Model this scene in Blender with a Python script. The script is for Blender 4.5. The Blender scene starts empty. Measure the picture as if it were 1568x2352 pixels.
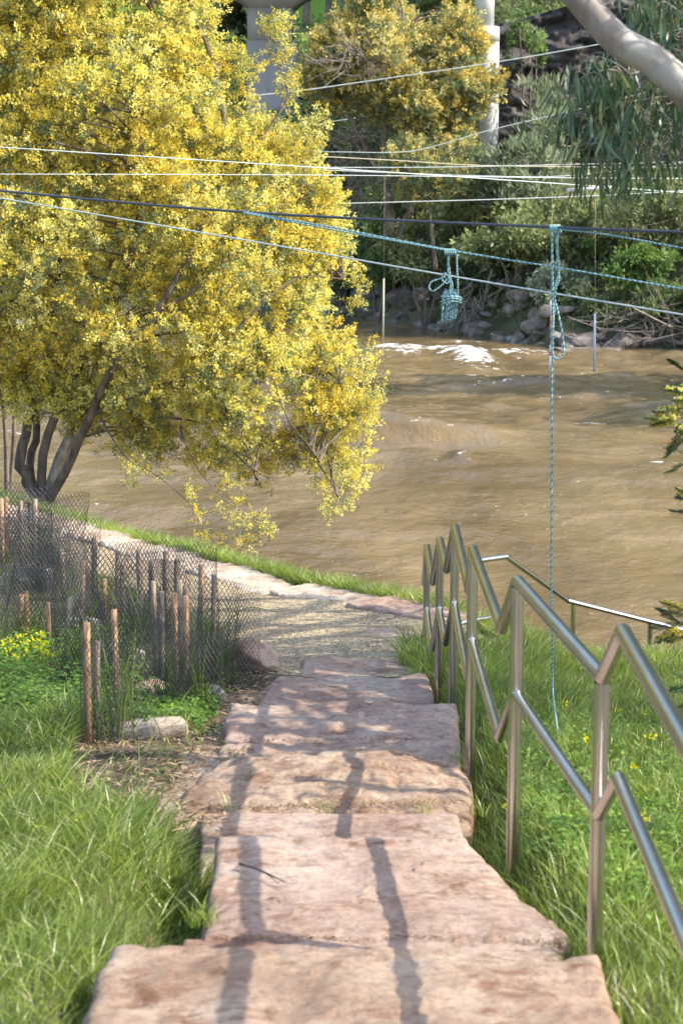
import bpy, bmesh, math, random
import numpy as np
from mathutils import Vector
R = math.radians
random.seed(7); rng = np.random.default_rng(11)
SC = bpy.context.scene; COL = SC.collection

# ------------------------------------------------------------------ camera, sky, sun, exposure
H = 4.8                                     # eye height above the river surface (z = 0)
PITCH = math.atan(756/4000)
cam = bpy.data.cameras.new('camera'); camo = bpy.data.objects.new('camera', cam); COL.objects.link(camo)
camo.location = (0, 0, H); camo.rotation_euler = (R(90)-PITCH, 0, 0)
cam.sensor_fit = 'VERTICAL'; cam.sensor_height = 36; cam.lens = 36*4000/2352
cam.clip_start = .05; cam.clip_end = 2000
cam.dof.use_dof = True; cam.dof.focus_distance = 13.5; cam.dof.aperture_fstop = 4.8
SC.camera = camo
SUN = Vector((1.0, -0.28, 0.90)).normalized()          # towards the sun
w = bpy.data.worlds.new('World'); SC.world = w; w.use_nodes = True
nt = w.node_tree; bg = nt.nodes['Background']; sky = nt.nodes.new('ShaderNodeTexSky')
sky.sky_type = 'NISHITA'; sky.sun_disc = False
sky.sun_elevation = math.asin(SUN.z); sky.sun_rotation = math.atan2(SUN.x, SUN.y)
sky.air_density = 1.0; sky.dust_density = 1.5
nt.links.new(sky.outputs[0], bg.inputs[0]); bg.inputs[1].default_value = 0.15
sl = bpy.data.lights.new('sun', 'SUN'); slo = bpy.data.objects.new('sun', sl); COL.objects.link(slo)
sl.energy = 2.65; sl.angle = R(.5); sl.color = (1, .93, .80)
slo.rotation_euler = SUN.to_track_quat('Z', 'Y').to_euler()
SC.view_settings.view_transform = 'Standard'; SC.view_settings.look = 'None'
SC.view_settings.exposure = 1.56; SC.view_settings.gamma = 1
SC.cycles.max_bounces = 7; SC.cycles.diffuse_bounces = 4; SC.cycles.glossy_bounces = 3
SC.cycles.transmission_bounces = 3; SC.cycles.transparent_max_bounces = 4
SC.cycles.sample_clamp_indirect = 4

# ------------------------------------------------------------------ helpers
_c, _s = math.cos(PITCH), math.sin(PITCH)
def P(u, v, y):
    """the place at horizontal distance y seen at picture position u, v (1568 x 2352)"""
    a = (u-784)/4000; b = -(v-1176)/4000
    Y = _c+b*_s; Z = -_s+b*_c
    return np.array([a/Y*y, y, H+Z/Y*y])
def Pz(u, v, z):
    a = (u-784)/4000; b = -(v-1176)/4000
    Y = _c+b*_s; Z = -_s+b*_c
    y = (z-H)/Z*Y
    return np.array([a/Y*y, y, z])
def vn(p, seed=0):
    p = np.asarray(p, float); i = np.floor(p).astype(np.int64); f = p-i; f = f*f*(3-2*f)
    def h(ix, iy, iz):
        n = (ix*374761393+iy*668265263+iz*2147483647+seed*974634777) & 0xffffffff
        n = ((n ^ (n >> 13))*1274126177) & 0xffffffff
        n = ((n ^ (n >> 16))*2246822519) & 0xffffffff
        return ((n ^ (n >> 15)) & 0xffff)/65535.0
    x, y, z = i[..., 0], i[..., 1], i[..., 2]; fx, fy, fz = f[..., 0], f[..., 1], f[..., 2]
    L = lambda a, b, t: a+(b-a)*t
    return L(L(L(h(x, y, z), h(x+1, y, z), fx), L(h(x, y+1, z), h(x+1, y+1, z), fx), fy),
             L(L(h(x, y, z+1), h(x+1, y, z+1), fx), L(h(x, y+1, z+1), h(x+1, y+1, z+1), fx), fy), fz)*2-1
def fbm(p, sc=1., oc=4, seed=0):
    p = np.asarray(p, float)*sc; s = 0; a = 1; t = 0
    for o in range(oc):
        s = s+a*vn(p, seed+o*17); t += a; a *= .5; p = p*2.03+5.1
    return s/t
def nrm(a): return a/np.maximum(np.linalg.norm(a, axis=-1, keepdims=True), 1e-9)
def rdir(n): return nrm(rng.normal(size=(n, 3)))

def tag(o, label=None, cat=None, group=None, kind=None):
    if label: o['label'] = label
    if cat: o['category'] = cat
    if group: o['group'] = group
    if kind: o['kind'] = kind
    return o
def empty(name, loc, label, cat, group=None, kind=None):
    o = bpy.data.objects.new(name, None); COL.objects.link(o); o.location = [float(c) for c in loc]
    o.empty_display_size = .1
    return tag(o, label, cat, group, kind)
def mk(name, V, F, mat, parent=None, rnd=None, mi=None, smooth=False, attrs=None):
    """one mesh object from numpy arrays; F is a list of index arrays; world coordinates"""
    V = np.asarray(V, np.float32).reshape(-1, 3).copy()
    if parent is not None: V -= np.array(parent.location, np.float32)
    me = bpy.data.meshes.new(name); me.vertices.add(len(V)); me.vertices.foreach_set('co', V.ravel())
    F = [np.asarray(f, np.int32) for f in F if len(f)]
    idx = np.concatenate([f.ravel() for f in F]); cnt = np.concatenate([np.full(len(f), f.shape[1], np.int32) for f in F])
    me.loops.add(len(idx)); me.loops.foreach_set('vertex_index', idx)
    me.polygons.add(len(cnt)); st = np.concatenate([[0], np.cumsum(cnt)[:-1]]).astype(np.int32)
    me.polygons.foreach_set('loop_start', st)
    if smooth: me.polygons.foreach_set('use_smooth', np.ones(len(cnt), bool))
    for m in (mat if isinstance(mat, (list, tuple)) else [mat]): me.materials.append(m)
    if mi is not None: me.polygons.foreach_set('material_index', np.asarray(mi, np.int32))
    if rnd is not None:
        a = me.attributes.new('rnd', 'FLOAT', 'FACE'); a.data.foreach_set('value', np.asarray(rnd, np.float32))
    for k, v in (attrs or {}).items():
        a = me.attributes.new(k, 'FLOAT', 'POINT'); a.data.foreach_set('value', np.asarray(v, np.float32))
    me.update(calc_edges=True); me.validate()
    o = bpy.data.objects.new(name, me); COL.objects.link(o)
    if parent is not None: o.parent = parent
    return o
class Acc:
    def __init__(s): s.V = []; s.F = []; s.n = 0; s.mi = []; s.r = []
    def add(s, V, F, mi=None, r=None):
        V = np.asarray(V, float)
        if len(V) == 0: return
        s.V.append(V)
        for f in F:
            if len(f):
                s.F.append(np.asarray(f)+s.n); k = len(f)
                s.mi.append(np.zeros(k, int) if mi is None else (np.full(k, mi) if np.isscalar(mi) else np.asarray(mi)))
                s.r.append(np.zeros(k) if r is None else (np.full(k, r) if np.isscalar(r) else np.asarray(r)))
        s.n += len(V)
    def obj(s, name, mat, parent=None, smooth=False, rnd=False, mi=False):
        return mk(name, np.concatenate(s.V), s.F, mat, parent, rnd=np.concatenate(s.r) if rnd else None,
                  mi=np.concatenate(s.mi) if mi else None, smooth=smooth)
def smoothpath(pts, n):
    """Catmull-Rom through pts"""
    p = np.asarray(pts, float)
    if len(p) == 2: return p[0]+(p[1]-p[0])*np.linspace(0, 1, n)[:, None]
    q = np.vstack([2*p[0]-p[1], p, 2*p[-1]-p[-2]]); t = np.linspace(0, len(p)-1-1e-6, n); i = t.astype(int); f = (t-i)[:, None]
    a, b, c, d = q[i], q[i+1], q[i+2], q[i+3]
    return .5*(2*b+(c-a)*f+(2*a-5*b+4*c-d)*f**2+(3*b-a-3*c+d)*f**3)
def tube(pts, r, n=6, cap=True):
    p = np.asarray(pts, float); m = len(p); r = np.broadcast_to(np.asarray(r, float), (m,)) if np.ndim(r) == 0 else np.interp(np.linspace(0, 1, m), np.linspace(0, 1, len(r)), r)
    t = nrm(np.gradient(p, axis=0)); up = np.array([0, 0, 1.]) if abs(t[0, 2]) < .8 else np.array([1., 0, 0])
    V = []; a = np.arange(n)*2*math.pi/n
    u = nrm(np.cross(t[0], up))
    for i in range(m):
        u = nrm(u-t[i]*np.dot(u, t[i])); w_ = np.cross(t[i], u)
        V.append(p[i]+r[i]*(np.cos(a)[:, None]*u+np.sin(a)[:, None]*w_))
    V = np.concatenate(V); k = np.arange(m-1)[:, None]*n; j = np.arange(n)[None]; j2 = (j+1) % n
    F = [np.stack([k+j, k+j2, k+n+j2, k+n+j], -1).reshape(-1, 4)]
    if cap: F += [np.arange(n)[::-1][None], (np.arange(n)+(m-1)*n)[None]]
    return V, F
def leaves(c, d, L, W, rnd=None, nref=None):
    """diamond leaves: c centres of base, d direction, L length, W width (arrays)"""
    n = len(c); L = np.broadcast_to(L, (n,))[:, None]; W = np.broadcast_to(W, (n,))[:, None]
    s = nrm(np.cross(d, rdir(n) if nref is None else nref)); q = np.cross(s, d)
    V = np.stack([c, c+d*L*.45+s*W*.5+q*L*.06, c+d*L, c+d*L*.45-s*W*.5+q*L*.06], 1).reshape(-1, 3)
    return V, [np.arange(4*n).reshape(-1, 4)]
def inpoly(x, y, poly):
    poly = np.asarray(poly, float); r = np.zeros(len(x), bool); j = len(poly)-1
    for i in range(len(poly)):
        xi, yi = poly[i]; xj, yj = poly[j]
        c = ((yi > y) != (yj > y)) & (x < (xj-xi)*(y-yi)/((yj-yi) if yj != yi else 1e-9)+xi); r ^= c; j = i
    return r
def distpoly(x, y, poly):
    poly = np.asarray(poly, float); best = np.full(len(x), 1e9)
    for a, b in zip(poly, np.roll(poly, -1, 0)):
        ab = b-a; t = np.clip(((x-a[0])*ab[0]+(y-a[1])*ab[1])/(ab@ab), 0, 1)
        best = np.minimum(best, np.hypot(x-a[0]-t*ab[0], y-a[1]-t*ab[1]))
    return best

# ------------------------------------------------------------------ materials
def newmat(name):
    m = bpy.data.materials.new(name); m.use_nodes = True
    return m, m.node_tree, m.node_tree.nodes['Principled BSDF']
def nd(nt, typ, **k):
    n = nt.nodes.new(typ)
    for a, b in k.items(): setattr(n, a, b)
    return n
def ramp(nt, fac, stops):
    r = nt.nodes.new('ShaderNodeValToRGB'); e = r.color_ramp.elements
    while len(e) < len(stops): e.new(.5)
    for q, (p, c) in zip(e, stops): q.position = p; q.color = (*c, 1) if len(c) == 3 else c
    nt.links.new(fac, r.inputs[0]); return r.outputs[0]
def noise(nt, scale, detail=4, rough=.6, vec=None, stretch=None):
    n = nt.nodes.new('ShaderNodeTexNoise'); n.inputs['Scale'].default_value = scale; n.inputs['Detail'].default_value = detail
    n.inputs['Roughness'].default_value = rough
    g = nt.nodes.new('ShaderNodeNewGeometry'); src = g.outputs['Position'] if vec is None else vec
    if stretch is not None:
        mp = nt.nodes.new('ShaderNodeMapping'); mp.inputs['Scale'].default_value = stretch; nt.links.new(src, mp.inputs[0]); src = mp.outputs[0]
    nt.links.new(src, n.inputs['Vector']); return n.outputs[0]
def mix(nt, fac, a, b, mode='MIX'):
    m = nt.nodes.new('ShaderNodeMix'); m.data_type = 'RGBA'; m.blend_type = mode
    for i, x in ((0, fac), (6, a), (7, b)):
        if hasattr(x, 'type'): nt.links.new(x, m.inputs[i])
        else: m.inputs[i].default_value = x if i == 0 else (*x, 1)
    return m.outputs[2]
def bump(nt, h, st, dist, prev=None):
    b = nt.nodes.new('ShaderNodeBump'); b.inputs['Strength'].default_value = st; b.inputs['Distance'].default_value = dist
    nt.links.new(h, b.inputs['Height'])
    if prev is not None: nt.links.new(prev, b.inputs['Normal'])
    return b.outputs[0]
def solid(name, stops, scale=8, rough=.8, metal=0, bmp=(.4, .01), bscale=None, stretch=None, detail=6, spec=.3):
    m, nt, b = newmat(name)
    nt.links.new(ramp(nt, noise(nt, scale, detail, stretch=stretch), stops), b.inputs['Base Color'])
    b.inputs['Roughness'].default_value = rough; b.inputs['Metallic'].default_value = metal
    b.inputs['Specular IOR Level'].default_value = spec
    if bmp: nt.links.new(bump(nt, noise(nt, bscale or scale*3, 8, .7, stretch=stretch), *bmp), b.inputs['Normal'])
    return m
def leafmat(name, stops, trans=.35, rough=.55, patch=None, spec=.25, tmul=(1.0, 1.1, .55)):
    m, nt, b = newmat(name)
    at = nd(nt, 'ShaderNodeAttribute', attribute_name='rnd')
    col = ramp(nt, at.outputs['Fac'], stops)
    if patch: col = mix(nt, ramp(nt, noise(nt, patch[0], 2), [(.42, (0, 0, 0)), (.6, (1, 1, 1))]), col, patch[1], 'MULTIPLY')
    nt.links.new(col, b.inputs['Base Color']); b.inputs['Roughness'].default_value = rough; b.inputs['Specular IOR Level'].default_value = spec
    t = nd(nt, 'ShaderNodeBsdfTranslucent'); nt.links.new(mix(nt, 1.0, col, tmul, 'MULTIPLY'), t.inputs[0])
    mx = nd(nt, 'ShaderNodeMixShader'); mx.inputs[0].default_value = trans
    nt.links.new(b.outputs[0], mx.inputs[1]); nt.links.new(t.outputs[0], mx.inputs[2])
    nt.links.new(mx.outputs[0], nt.nodes['Material Output'].inputs[0]); return m

def stonemat(name, c1, c2, c3, pits=1.0):
    m, nt, b = newmat(name)
    a = noise(nt, 2.2, 5, .6); c = ramp(nt, a, [(.3, c1), (.5, c2), (.68, c3)])
    f = noise(nt, 28, 6, .7); c = mix(nt, .55, c, ramp(nt, f, [(.3, (.42, .38, .36)), (.5, (.95, .95, .95)), (.7, (1.25, 1.22, 1.15))]), 'MULTIPLY')
    st = ramp(nt, noise(nt, 3.1, 8, .75, stretch=(1, 2.2, 1)), [(.52, (0, 0, 0)), (.62, (1, 1, 1))])
    c = mix(nt, st, c, (.30, .17, .11), 'MIX') if pits > 1 else mix(nt, st, c, (.74, .62, .57), 'MULTIPLY')
    gr = ramp(nt, noise(nt, 9, 3), [(.60, (0, 0, 0)), (.66, (1, 1, 1))]); c = mix(nt, gr, c, (.74, .68, .60), 'MULTIPLY')
    cr = ramp(nt, noise(nt, 1, 6, .7, stretch=(2.0, 9, 9)), [(.485, (1, 1, 1)), (.5, (.55, .48, .44)), (.515, (1, 1, 1))]); c = mix(nt, .75, c, cr, 'MULTIPLY')
    nt.links.new(c, b.inputs['Base Color']); b.inputs['Roughness'].default_value = .85; b.inputs['Specular IOR Level'].default_value = .2
    n1 = bump(nt, noise(nt, 14, 8, .75, stretch=(1, 2, 2)), .8, .04)
    v = nd(nt, 'ShaderNodeTexVoronoi'); v.inputs['Scale'].default_value = 34; g = nd(nt, 'ShaderNodeNewGeometry'); nt.links.new(g.outputs['Position'], v.inputs['Vector'])
    n2 = bump(nt, ramp(nt, v.outputs[0], [(.05, (0, 0, 0)), (.3, (1, 1, 1))]), .25*pits, .006, n1)
    nt.links.new(bump(nt, noise(nt, 120, 3), .3, .003, n2), b.inputs['Normal']); return m
M = {}
M['stone'] = stonemat('sandstone', (.36, .245, .19), (.50, .36, .28), (.61, .475, .38))
M['stone_rough'] = stonemat('rough_sandstone', (.29, .185, .125), (.47, .335, .24), (.61, .475, .355), 1.6)
M['stone_pale'] = stonemat('pale_sandstone', (.50, .38, .28), (.64, .52, .40), (.70, .61, .50))
M['rock'] = solid('river_rock', [(.3, (.09, .07, .055)), (.5, (.20, .165, .135)), (.7, (.40, .35, .29))], 2.4, .85, bmp=(.9, .12), bscale=5)
M['rock_dark'] = solid('cliff_rock', [(.3, (.05, .043, .04)), (.55, (.10, .085, .075)), (.75, (.17, .15, .13))], .9, .9, bmp=(.9, .25), bscale=1.3, stretch=(.5, 1, 2))
M['steel'] = solid('brushed_steel', [(.3, (.52, .50, .47)), (.7, (.66, .64, .61))], 6, .24, 1.0, bmp=(.05, .001), bscale=300)
M['concrete'] = solid('concrete', [(.3, (.30, .28, .27)), (.7, (.40, .38, .36))], .6, .85, bmp=(.15, .02), stretch=(1, 1, .3))
M['concrete_lit'] = solid('sunlit_concrete', [(.3, (.50, .48, .45)), (.7, (.64, .62, .58))], .6, .8, bmp=(.1, .02))  # whiter tone of the pier concrete; sunlight put into the colour
M['wood'] = solid('stake_timber', [(.35, (.16, .085, .05)), (.5, (.36, .21, .12)), (.62, (.52, .34, .20))], 30, .8, bmp=(.4, .003), stretch=(3, 3, .35))
M['mesh'] = solid('black_plastic_mesh', [(.3, (.03, .028, .032)), (.7, (.065, .06, .066))], 9, .45, bmp=None, spec=.5)
M['bark'] = solid('dark_bark', [(.3, (.055, .040, .030)), (.5, (.13, .10, .078)), (.7, (.22, .18, .145))], 7, .9, bmp=(.7, .02), stretch=(2, 2, .4))
M['bark_pale'] = solid('pale_bark', [(.3, (.16, .12, .09)), (.5, (.34, .28, .22)), (.7, (.50, .44, .36))], 9, .9, bmp=(.6, .02), stretch=(1.6, 1.6, .6))
M['bark_far'] = solid('grey_brown_bark', [(.3, (.10, .075, .055)), (.7, (.26, .21, .17))], 3, .9, bmp=(.5, .05))
M['twig'] = solid('dead_grey_twigs', [(.3, (.17, .13, .10)), (.7, (.38, .32, .27))], 4, .9, bmp=None)
M['wood_grey'] = solid('weathered_stake_timber', [(.35, (.11, .075, .055)), (.5, (.24, .175, .13)), (.62, (.38, .30, .23))], 30, .85, bmp=(.5, .004), stretch=(3, 3, .35))
def gum():
    m, nt, b = newmat('smooth_gum_bark')
    c = ramp(nt, noise(nt, 5, 5, .6, stretch=(1, 1, .6)), [(.32, (.13, .10, .08)), (.47, (.25, .22, .19)), (.56, (.35, .32, .28))])
    k = ramp(nt, noise(nt, 17, 2), [(.66, (0, 0, 0)), (.70, (1, 1, 1))]); c = mix(nt, k, c, (.16, .09, .06))
    nt.links.new(c, b.inputs['Base Color']); b.inputs['Roughness'].default_value = .6
    nt.links.new(bump(nt, noise(nt, 30, 6), .25, .006), b.inputs['Normal']); return m
M['gum'] = gum()
M['blue'] = solid('blue_rope_strand', [(.3, (.02, .15, .24)), (.7, (.05, .27, .36))], 60, .7, bmp=None)
M['white'] = solid('pale_rope_strand', [(.3, (.30, .42, .36)), (.7, (.52, .60, .52))], 60, .7, bmp=None)
M['rope_white'] = solid('white_rope', [(.3, (.42, .50, .50)), (.7, (.62, .66, .64))], 60, .6, bmp=None)
M['rope_cream'] = solid('cream_rope', [(.3, (.55, .48, .34)), (.7, (.70, .62, .46))], 60, .6, bmp=None)
M['rope_dark'] = solid('dark_cable', [(.3, (.05, .055, .07)), (.7, (.11, .12, .15))], 60, .55, bmp=None)
M['pole_w'] = solid('white_pole', [(.3, (.70, .68, .66)), (.7, (.8, .78, .76))], 6, .4, bmp=None)
M['pole_r'] = solid('red_pole', [(.3, (.60, .07, .04)), (.7, (.70, .10, .06))], 6, .4, bmp=None)
M['pole_g'] = solid('grey_pole', [(.3, (.42, .44, .52)), (.7, (.52, .54, .60))], 6, .4, bmp=None)
Y0, Y1, Y2, Y3 = (.72, .55, .08), (.83, .72, .15), (.89, .81, .26), (.92, .88, .46)
M['flower'] = leafmat('yellow_blossom', [(0, Y0), (.3, Y1), (.7, Y2), (1, Y3)], .5, .8, (1.1, (.97, .90, .75)), .1, (1, 1.02, .9))
M['flower_orange'] = leafmat('golden_blossom', [(0, (.54, .40, .10)), (.35, (.76, .59, .16)), (.7, (.86, .71, .25)), (1, (.88, .80, .42))], .42, .8, (.5, (.8, .8, .75)), .1, (1, 1, .85))
M['wleaf'] = leafmat('feathery_wattle_leaf', [(0, (.10, .14, .08)), (.5, (.21, .27, .15)), (1, (.36, .42, .26))], .4, .6)
M['wleaf_dark'] = leafmat('dark_feathery_leaf', [(0, (.035, .075, .03)), (.6, (.08, .14, .05)), (1, (.15, .22, .08))], .3, .6)
M['gumleaf'] = leafmat('gum_leaf', [(0, (.045, .085, .045)), (.5, (.085, .14, .07)), (.9, (.15, .21, .10)), (1, (.30, .30, .12))], .3, .38, None, .5)
def fol(n, a, b, c, p=(.6, (.55, .62, .55))): M[n] = leafmat(n, [(0, a), (.5, b), (1, c)], .45, .6, p, .25, (1, 1.05, .75))
fol('olive', (0.16, 0.19, 0.08), (0.33, 0.37, 0.16), (0.54, 0.56, 0.32))
fol('greygreen', (0.23, 0.26, 0.18), (0.44, 0.48, 0.34), (0.62, 0.65, 0.5))
fol('midgreen', (0.11, 0.16, 0.06), (0.23, 0.31, 0.12), (0.42, 0.5, 0.22))
fol('darkgreen', (0.05, 0.08, 0.04), (0.11, 0.16, 0.07), (0.22, 0.27, 0.14))
fol('bright', (0.15, 0.23, 0.06), (0.31, 0.44, 0.12), (0.5, 0.6, 0.24))
fol('paleolive', (0.22, 0.24, 0.11), (0.42, 0.43, 0.22), (0.6, 0.6, 0.36))
fol('undergrowth', (0.11, 0.15, 0.06), (0.25, 0.31, 0.12), (0.42, 0.46, 0.22), (.35, (.60, .58, .58)))
M['grass'] = leafmat('grass_blade', [(0, (.11, .17, .03)), (.4, (.25, .33, .06)), (.8, (.42, .51, .13)), (.94, (.56, .62, .25)), (1, (.76, .70, .48))], .42, .34, (1.6, (.72, .78, .75)), .6, (1.15, 1.1, .5))
M['clover'] = leafmat('clover_leaf', [(0, (.07, .15, .02)), (.5, (.16, .28, .04)), (1, (.30, .44, .09))], .4, .45, None, .4, (1.1, 1.2, .4))
M['tussock'] = leafmat('tussock_blade', [(0, (.05, .10, .02)), (.5, (.12, .20, .03)), (.85, (.27, .34, .06)), (1, (.45, .38, .16))], .35, .4, None, .4)
M['litter'] = leafmat('dry_litter', [(0, (.12, .07, .04)), (.5, (.30, .19, .11)), (1, (.55, .42, .27))], .1, .8)
M['soil'] = solid('soil', [(.3, (.055, .060, .028)), (.5, (.10, .09, .05)), (.7, (.19, .15, .10))], 2.5, .95, bmp=(.6, .03), bscale=14)
M['farsoil'] = solid('hillside_soil', [(.3, (.04, .045, .02)), (.5, (.08, .085, .04)), (.7, (.17, .14, .09))], .25, .95, bmp=(.6, .3), bscale=.9)
M['lawn'] = solid('far_lawn', [(.3, (.14, .25, .03)), (.7, (.24, .36, .06))], .3, .95, bmp=(.5, .05), bscale=6)
def gravelmat():
    m, nt, b = newmat('gravel'); g = nd(nt, 'ShaderNodeNewGeometry')
    v = nd(nt, 'ShaderNodeTexVoronoi'); v.inputs['Scale'].default_value = 60; nt.links.new(g.outputs['Position'], v.inputs['Vector'])
    c = ramp(nt, nd(nt, 'ShaderNodeSeparateColor').outputs[0], [(0, (0, 0, 0)), (1, (1, 1, 1))])
    sp = [n for n in nt.nodes if n.type == 'SEPARATE_COLOR'][0]; nt.links.new(v.outputs['Color'], sp.inputs[0])
    rp = [n for n in nt.nodes if n.type == 'VALTORGB'][0].color_ramp; e = rp.elements
    e[0].color = (.17, .13, .085, 1); e[1].color = (.60, .49, .32, 1); x = e.new(.5); x.color = (.38, .30, .19, 1)
    c = mix(nt, .6, c, ramp(nt, noise(nt, 1.3, 5), [(.35, (.62, .58, .52)), (.65, (1.15, 1.1, 1.0))]), 'MULTIPLY')
    nt.links.new(c, b.inputs['Base Color']); b.inputs['Roughness'].default_value = .9
    n1 = bump(nt, noise(nt, 9, 5), .5, .03); nt.links.new(bump(nt, v.outputs['Distance'], .8, .012, n1), b.inputs['Normal']); return m
M['gravel'] = gravelmat()
def watermat():
    m, nt, b = newmat('river_water')
    c = ramp(nt, noise(nt, 1, 4, .55, stretch=(.33, .13, 1)), [(.34, (.12, .082, .038)), (.5, (.185, .130, .064)), (.66, (.24, .178, .094))])
    at = nd(nt, 'ShaderNodeAttribute', attribute_name='foam')
    nf = noise(nt, 1, 8, .72, stretch=(3.2, 3.4, 1))
    ad = nd(nt, 'ShaderNodeMath', operation='ADD'); ma = nd(nt, 'ShaderNodeMath', operation='MULTIPLY_ADD'); nt.links.new(nf, ma.inputs[0]); ma.inputs[1].default_value = 2.2; ma.inputs[2].default_value = -1.1; nt.links.new(at.outputs['Fac'], ad.inputs[0]); nt.links.new(ma.outputs[0], ad.inputs[1])
    f = ramp(nt, ad.outputs[0], [(.36, (0, 0, 0)), (.54, (1, 1, 1))])
    sp = ramp(nt, noise(nt, 1, 6, .8, stretch=(8, 5, 1)), [(.625, (0, 0, 0)), (.66, (1, 1, 1))])  # pale flecks: foam specks and water sparkles painted into the colour
    mx = nd(nt, 'ShaderNodeMath', operation='MAXIMUM'); pt = ramp(nt, noise(nt, 1, 3, .6, stretch=(.35, .22, 1)), [(.50, (0, 0, 0)), (.60, (1, 1, 1))]); mm = nd(nt, 'ShaderNodeMath', operation='MULTIPLY'); nt.links.new(sp, mm.inputs[0]); nt.links.new(pt, mm.inputs[1]); nt.links.new(f, mx.inputs[0]); nt.links.new(mm.outputs[0], mx.inputs[1])
    nt.links.new(mix(nt, mx.outputs[0], c, (.84, .82, .76)), b.inputs['Base Color'])
    rr = nd(nt, 'ShaderNodeMapRange'); rr.inputs[3].default_value = .035; rr.inputs[4].default_value = .8; nt.links.new(mx.outputs[0], rr.inputs[0]); nt.links.new(rr.outputs[0], b.inputs['Roughness'])
    b.inputs['IOR'].default_value = 1.33
    n1 = bump(nt, noise(nt, 1, 3, .5, stretch=(.6, .38, 1)), .7, .30)
    n2 = bump(nt, noise(nt, 1, 5, .6, stretch=(2.6, 1.7, 1)), .85, .085, n1)
    nt.links.new(bump(nt, noise(nt, 1, 4, .6, stretch=(9, 7, 1)), .8, .022, n2), b.inputs['Normal']); return m
M['water'] = watermat()

# ------------------------------------------------------------------ terrain of the near bank
EX = [-14, -8, -3.9, -2.75, -.24, 1.3, 2.2, 4, 9, 14]; EY = [27, 23, 19.3, 17.9, 14.7, 13.1, 13.4, 14.4, 17, 20]
def edge_y(x): return np.interp(x, EX, EY)
def G(x, y, rough=True):
    x = np.asarray(x, float); y = np.asarray(y, float)
    D = np.interp(y, [-3, 2, 4.8, 6.3, 8.1, 9.5, 11, 12.5, 14.7, 21], [1.60, 1.95, 2.33, 2.50, 2.74, 2.97, 3.18, 3.33, 3.50, 3.62])
    D = D+.07*np.clip(x-.7, 0, 4)*np.clip((y-5)/6, 0, 1)+np.clip(-x-3, 0, 9)*-.03
    D = D+.34*np.clip((x-.9)/1.0, 0, 1)*np.clip((y-8.5)/4, 0, 1)
    ye = edge_y(x); s = np.interp(x, [-4, -2, 0], [.42, .8, 1.0]); D = D+np.clip(y-ye-.34, 0, 9)*s+np.clip(y-ye, 0, .34)*.12
    z = H-D
    if rough:
        p = np.stack([x, y, x*0], -1); z = z+fbm(p, .9, 3, 3)*.045
        core = np.clip((.82-np.abs(x))/.22, 0, 1)*np.clip((10.9-y)/.4, 0, 1); z = z-core*.22
    return np.maximum(z, -1.0)
def hit(u, v, lift=0):
    """where the sight line through u, v meets the near bank"""
    y = np.linspace(3, 26, 2301); a = P(u, v, 1.0); z = H+(a[2]-H)*y; x = a[0]*y
    k = np.argmax(z <= G(x, y)+lift); return np.array([x[k], y[k], G(x[k], y[k])])
def grid(xs, ys, zf):
    X, Y = np.meshgrid(xs, ys); Z = zf(X, Y); V = np.stack([X, Y, Z], -1).reshape(-1, 3)
    nx, ny = len(xs), len(ys); i = np.arange(nx-1)[None]+np.arange(ny-1)[:, None]*nx
    return V, [np.stack([i, i+1, i+nx+1, i+nx], -1).reshape(-1, 4)]
xs = np.concatenate([np.linspace(-120, -9, 30), np.arange(-8.9, 8.9, .1), np.linspace(9, 120, 30)])
ys = np.concatenate([np.linspace(-120, -4, 25), np.arange(-3.9, 30, .1), np.linspace(30.2, 60, 8)])
V, F = grid(xs, ys, G); tag(mk('ground', V, F, M['soil'], smooth=True), 'grassy soil bank on the near side of the river', kind='structure')

# water
FX = [-60, -5, -.2, 3.8, 6.5, 11, 16, 22, 60]; FY = [70, 68, 65, 57.6, 51.8, 50.5, 39, 28, 24]
def far_y(x): return np.interp(x, FX, FY)
xs = np.concatenate([np.linspace(-150, -17, 24), np.arange(-16, 16, .14), np.linspace(16.3, 150, 24)])
ys = np.concatenate([np.arange(11, 30, .12), np.arange(30, 54, .09), np.arange(54, 75, .3)])
foamspots = []   # (x, y, rx, ry, strength)
def fs(u, v, ru, rv, s):
    a = Pz(u, v, 0); b = Pz(u+ru, v, 0); c = Pz(u, v-rv, 0); foamspots.append((a[0], a[1], b[0]-a[0], max(c[1]-a[1], .05), s))
for q in [(1088, 827, 50, 11, .58), (1050, 820, 55, 7, .42), (960, 812, 120, 9, .41), (900, 806, 70, 7, .40), (1195, 816, 90, 6, .38), (1060, 784, 80, 4, .26), (980, 797, 140, 5, .22), (1110, 848, 60, 4, .26), (930, 978, 110, 5, .33), (830, 984, 50, 6, .38), (1000, 1000, 90, 3, .28), (1160, 880, 120, 3, .27),
          (1330, 977, 70, 3, .26), (1064, 1054, 22, 4, .34), (1530, 1081, 80, 4, .32), (40, 745, 60, 10, .45), (20, 985, 60, 6, .3), (60, 1000, 30, 5, .2), (680, 960, 120, 8, .25), (640, 870, 120, 8, .25),
          (1000, 1010, 200, 8, .07), (1350, 1260, 120, 12, .10), (1420, 1180, 120, 12, .08), (900, 1080, 120, 10, .07), (1150, 1160, 90, 6, .07)]: fs(*q)
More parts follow.
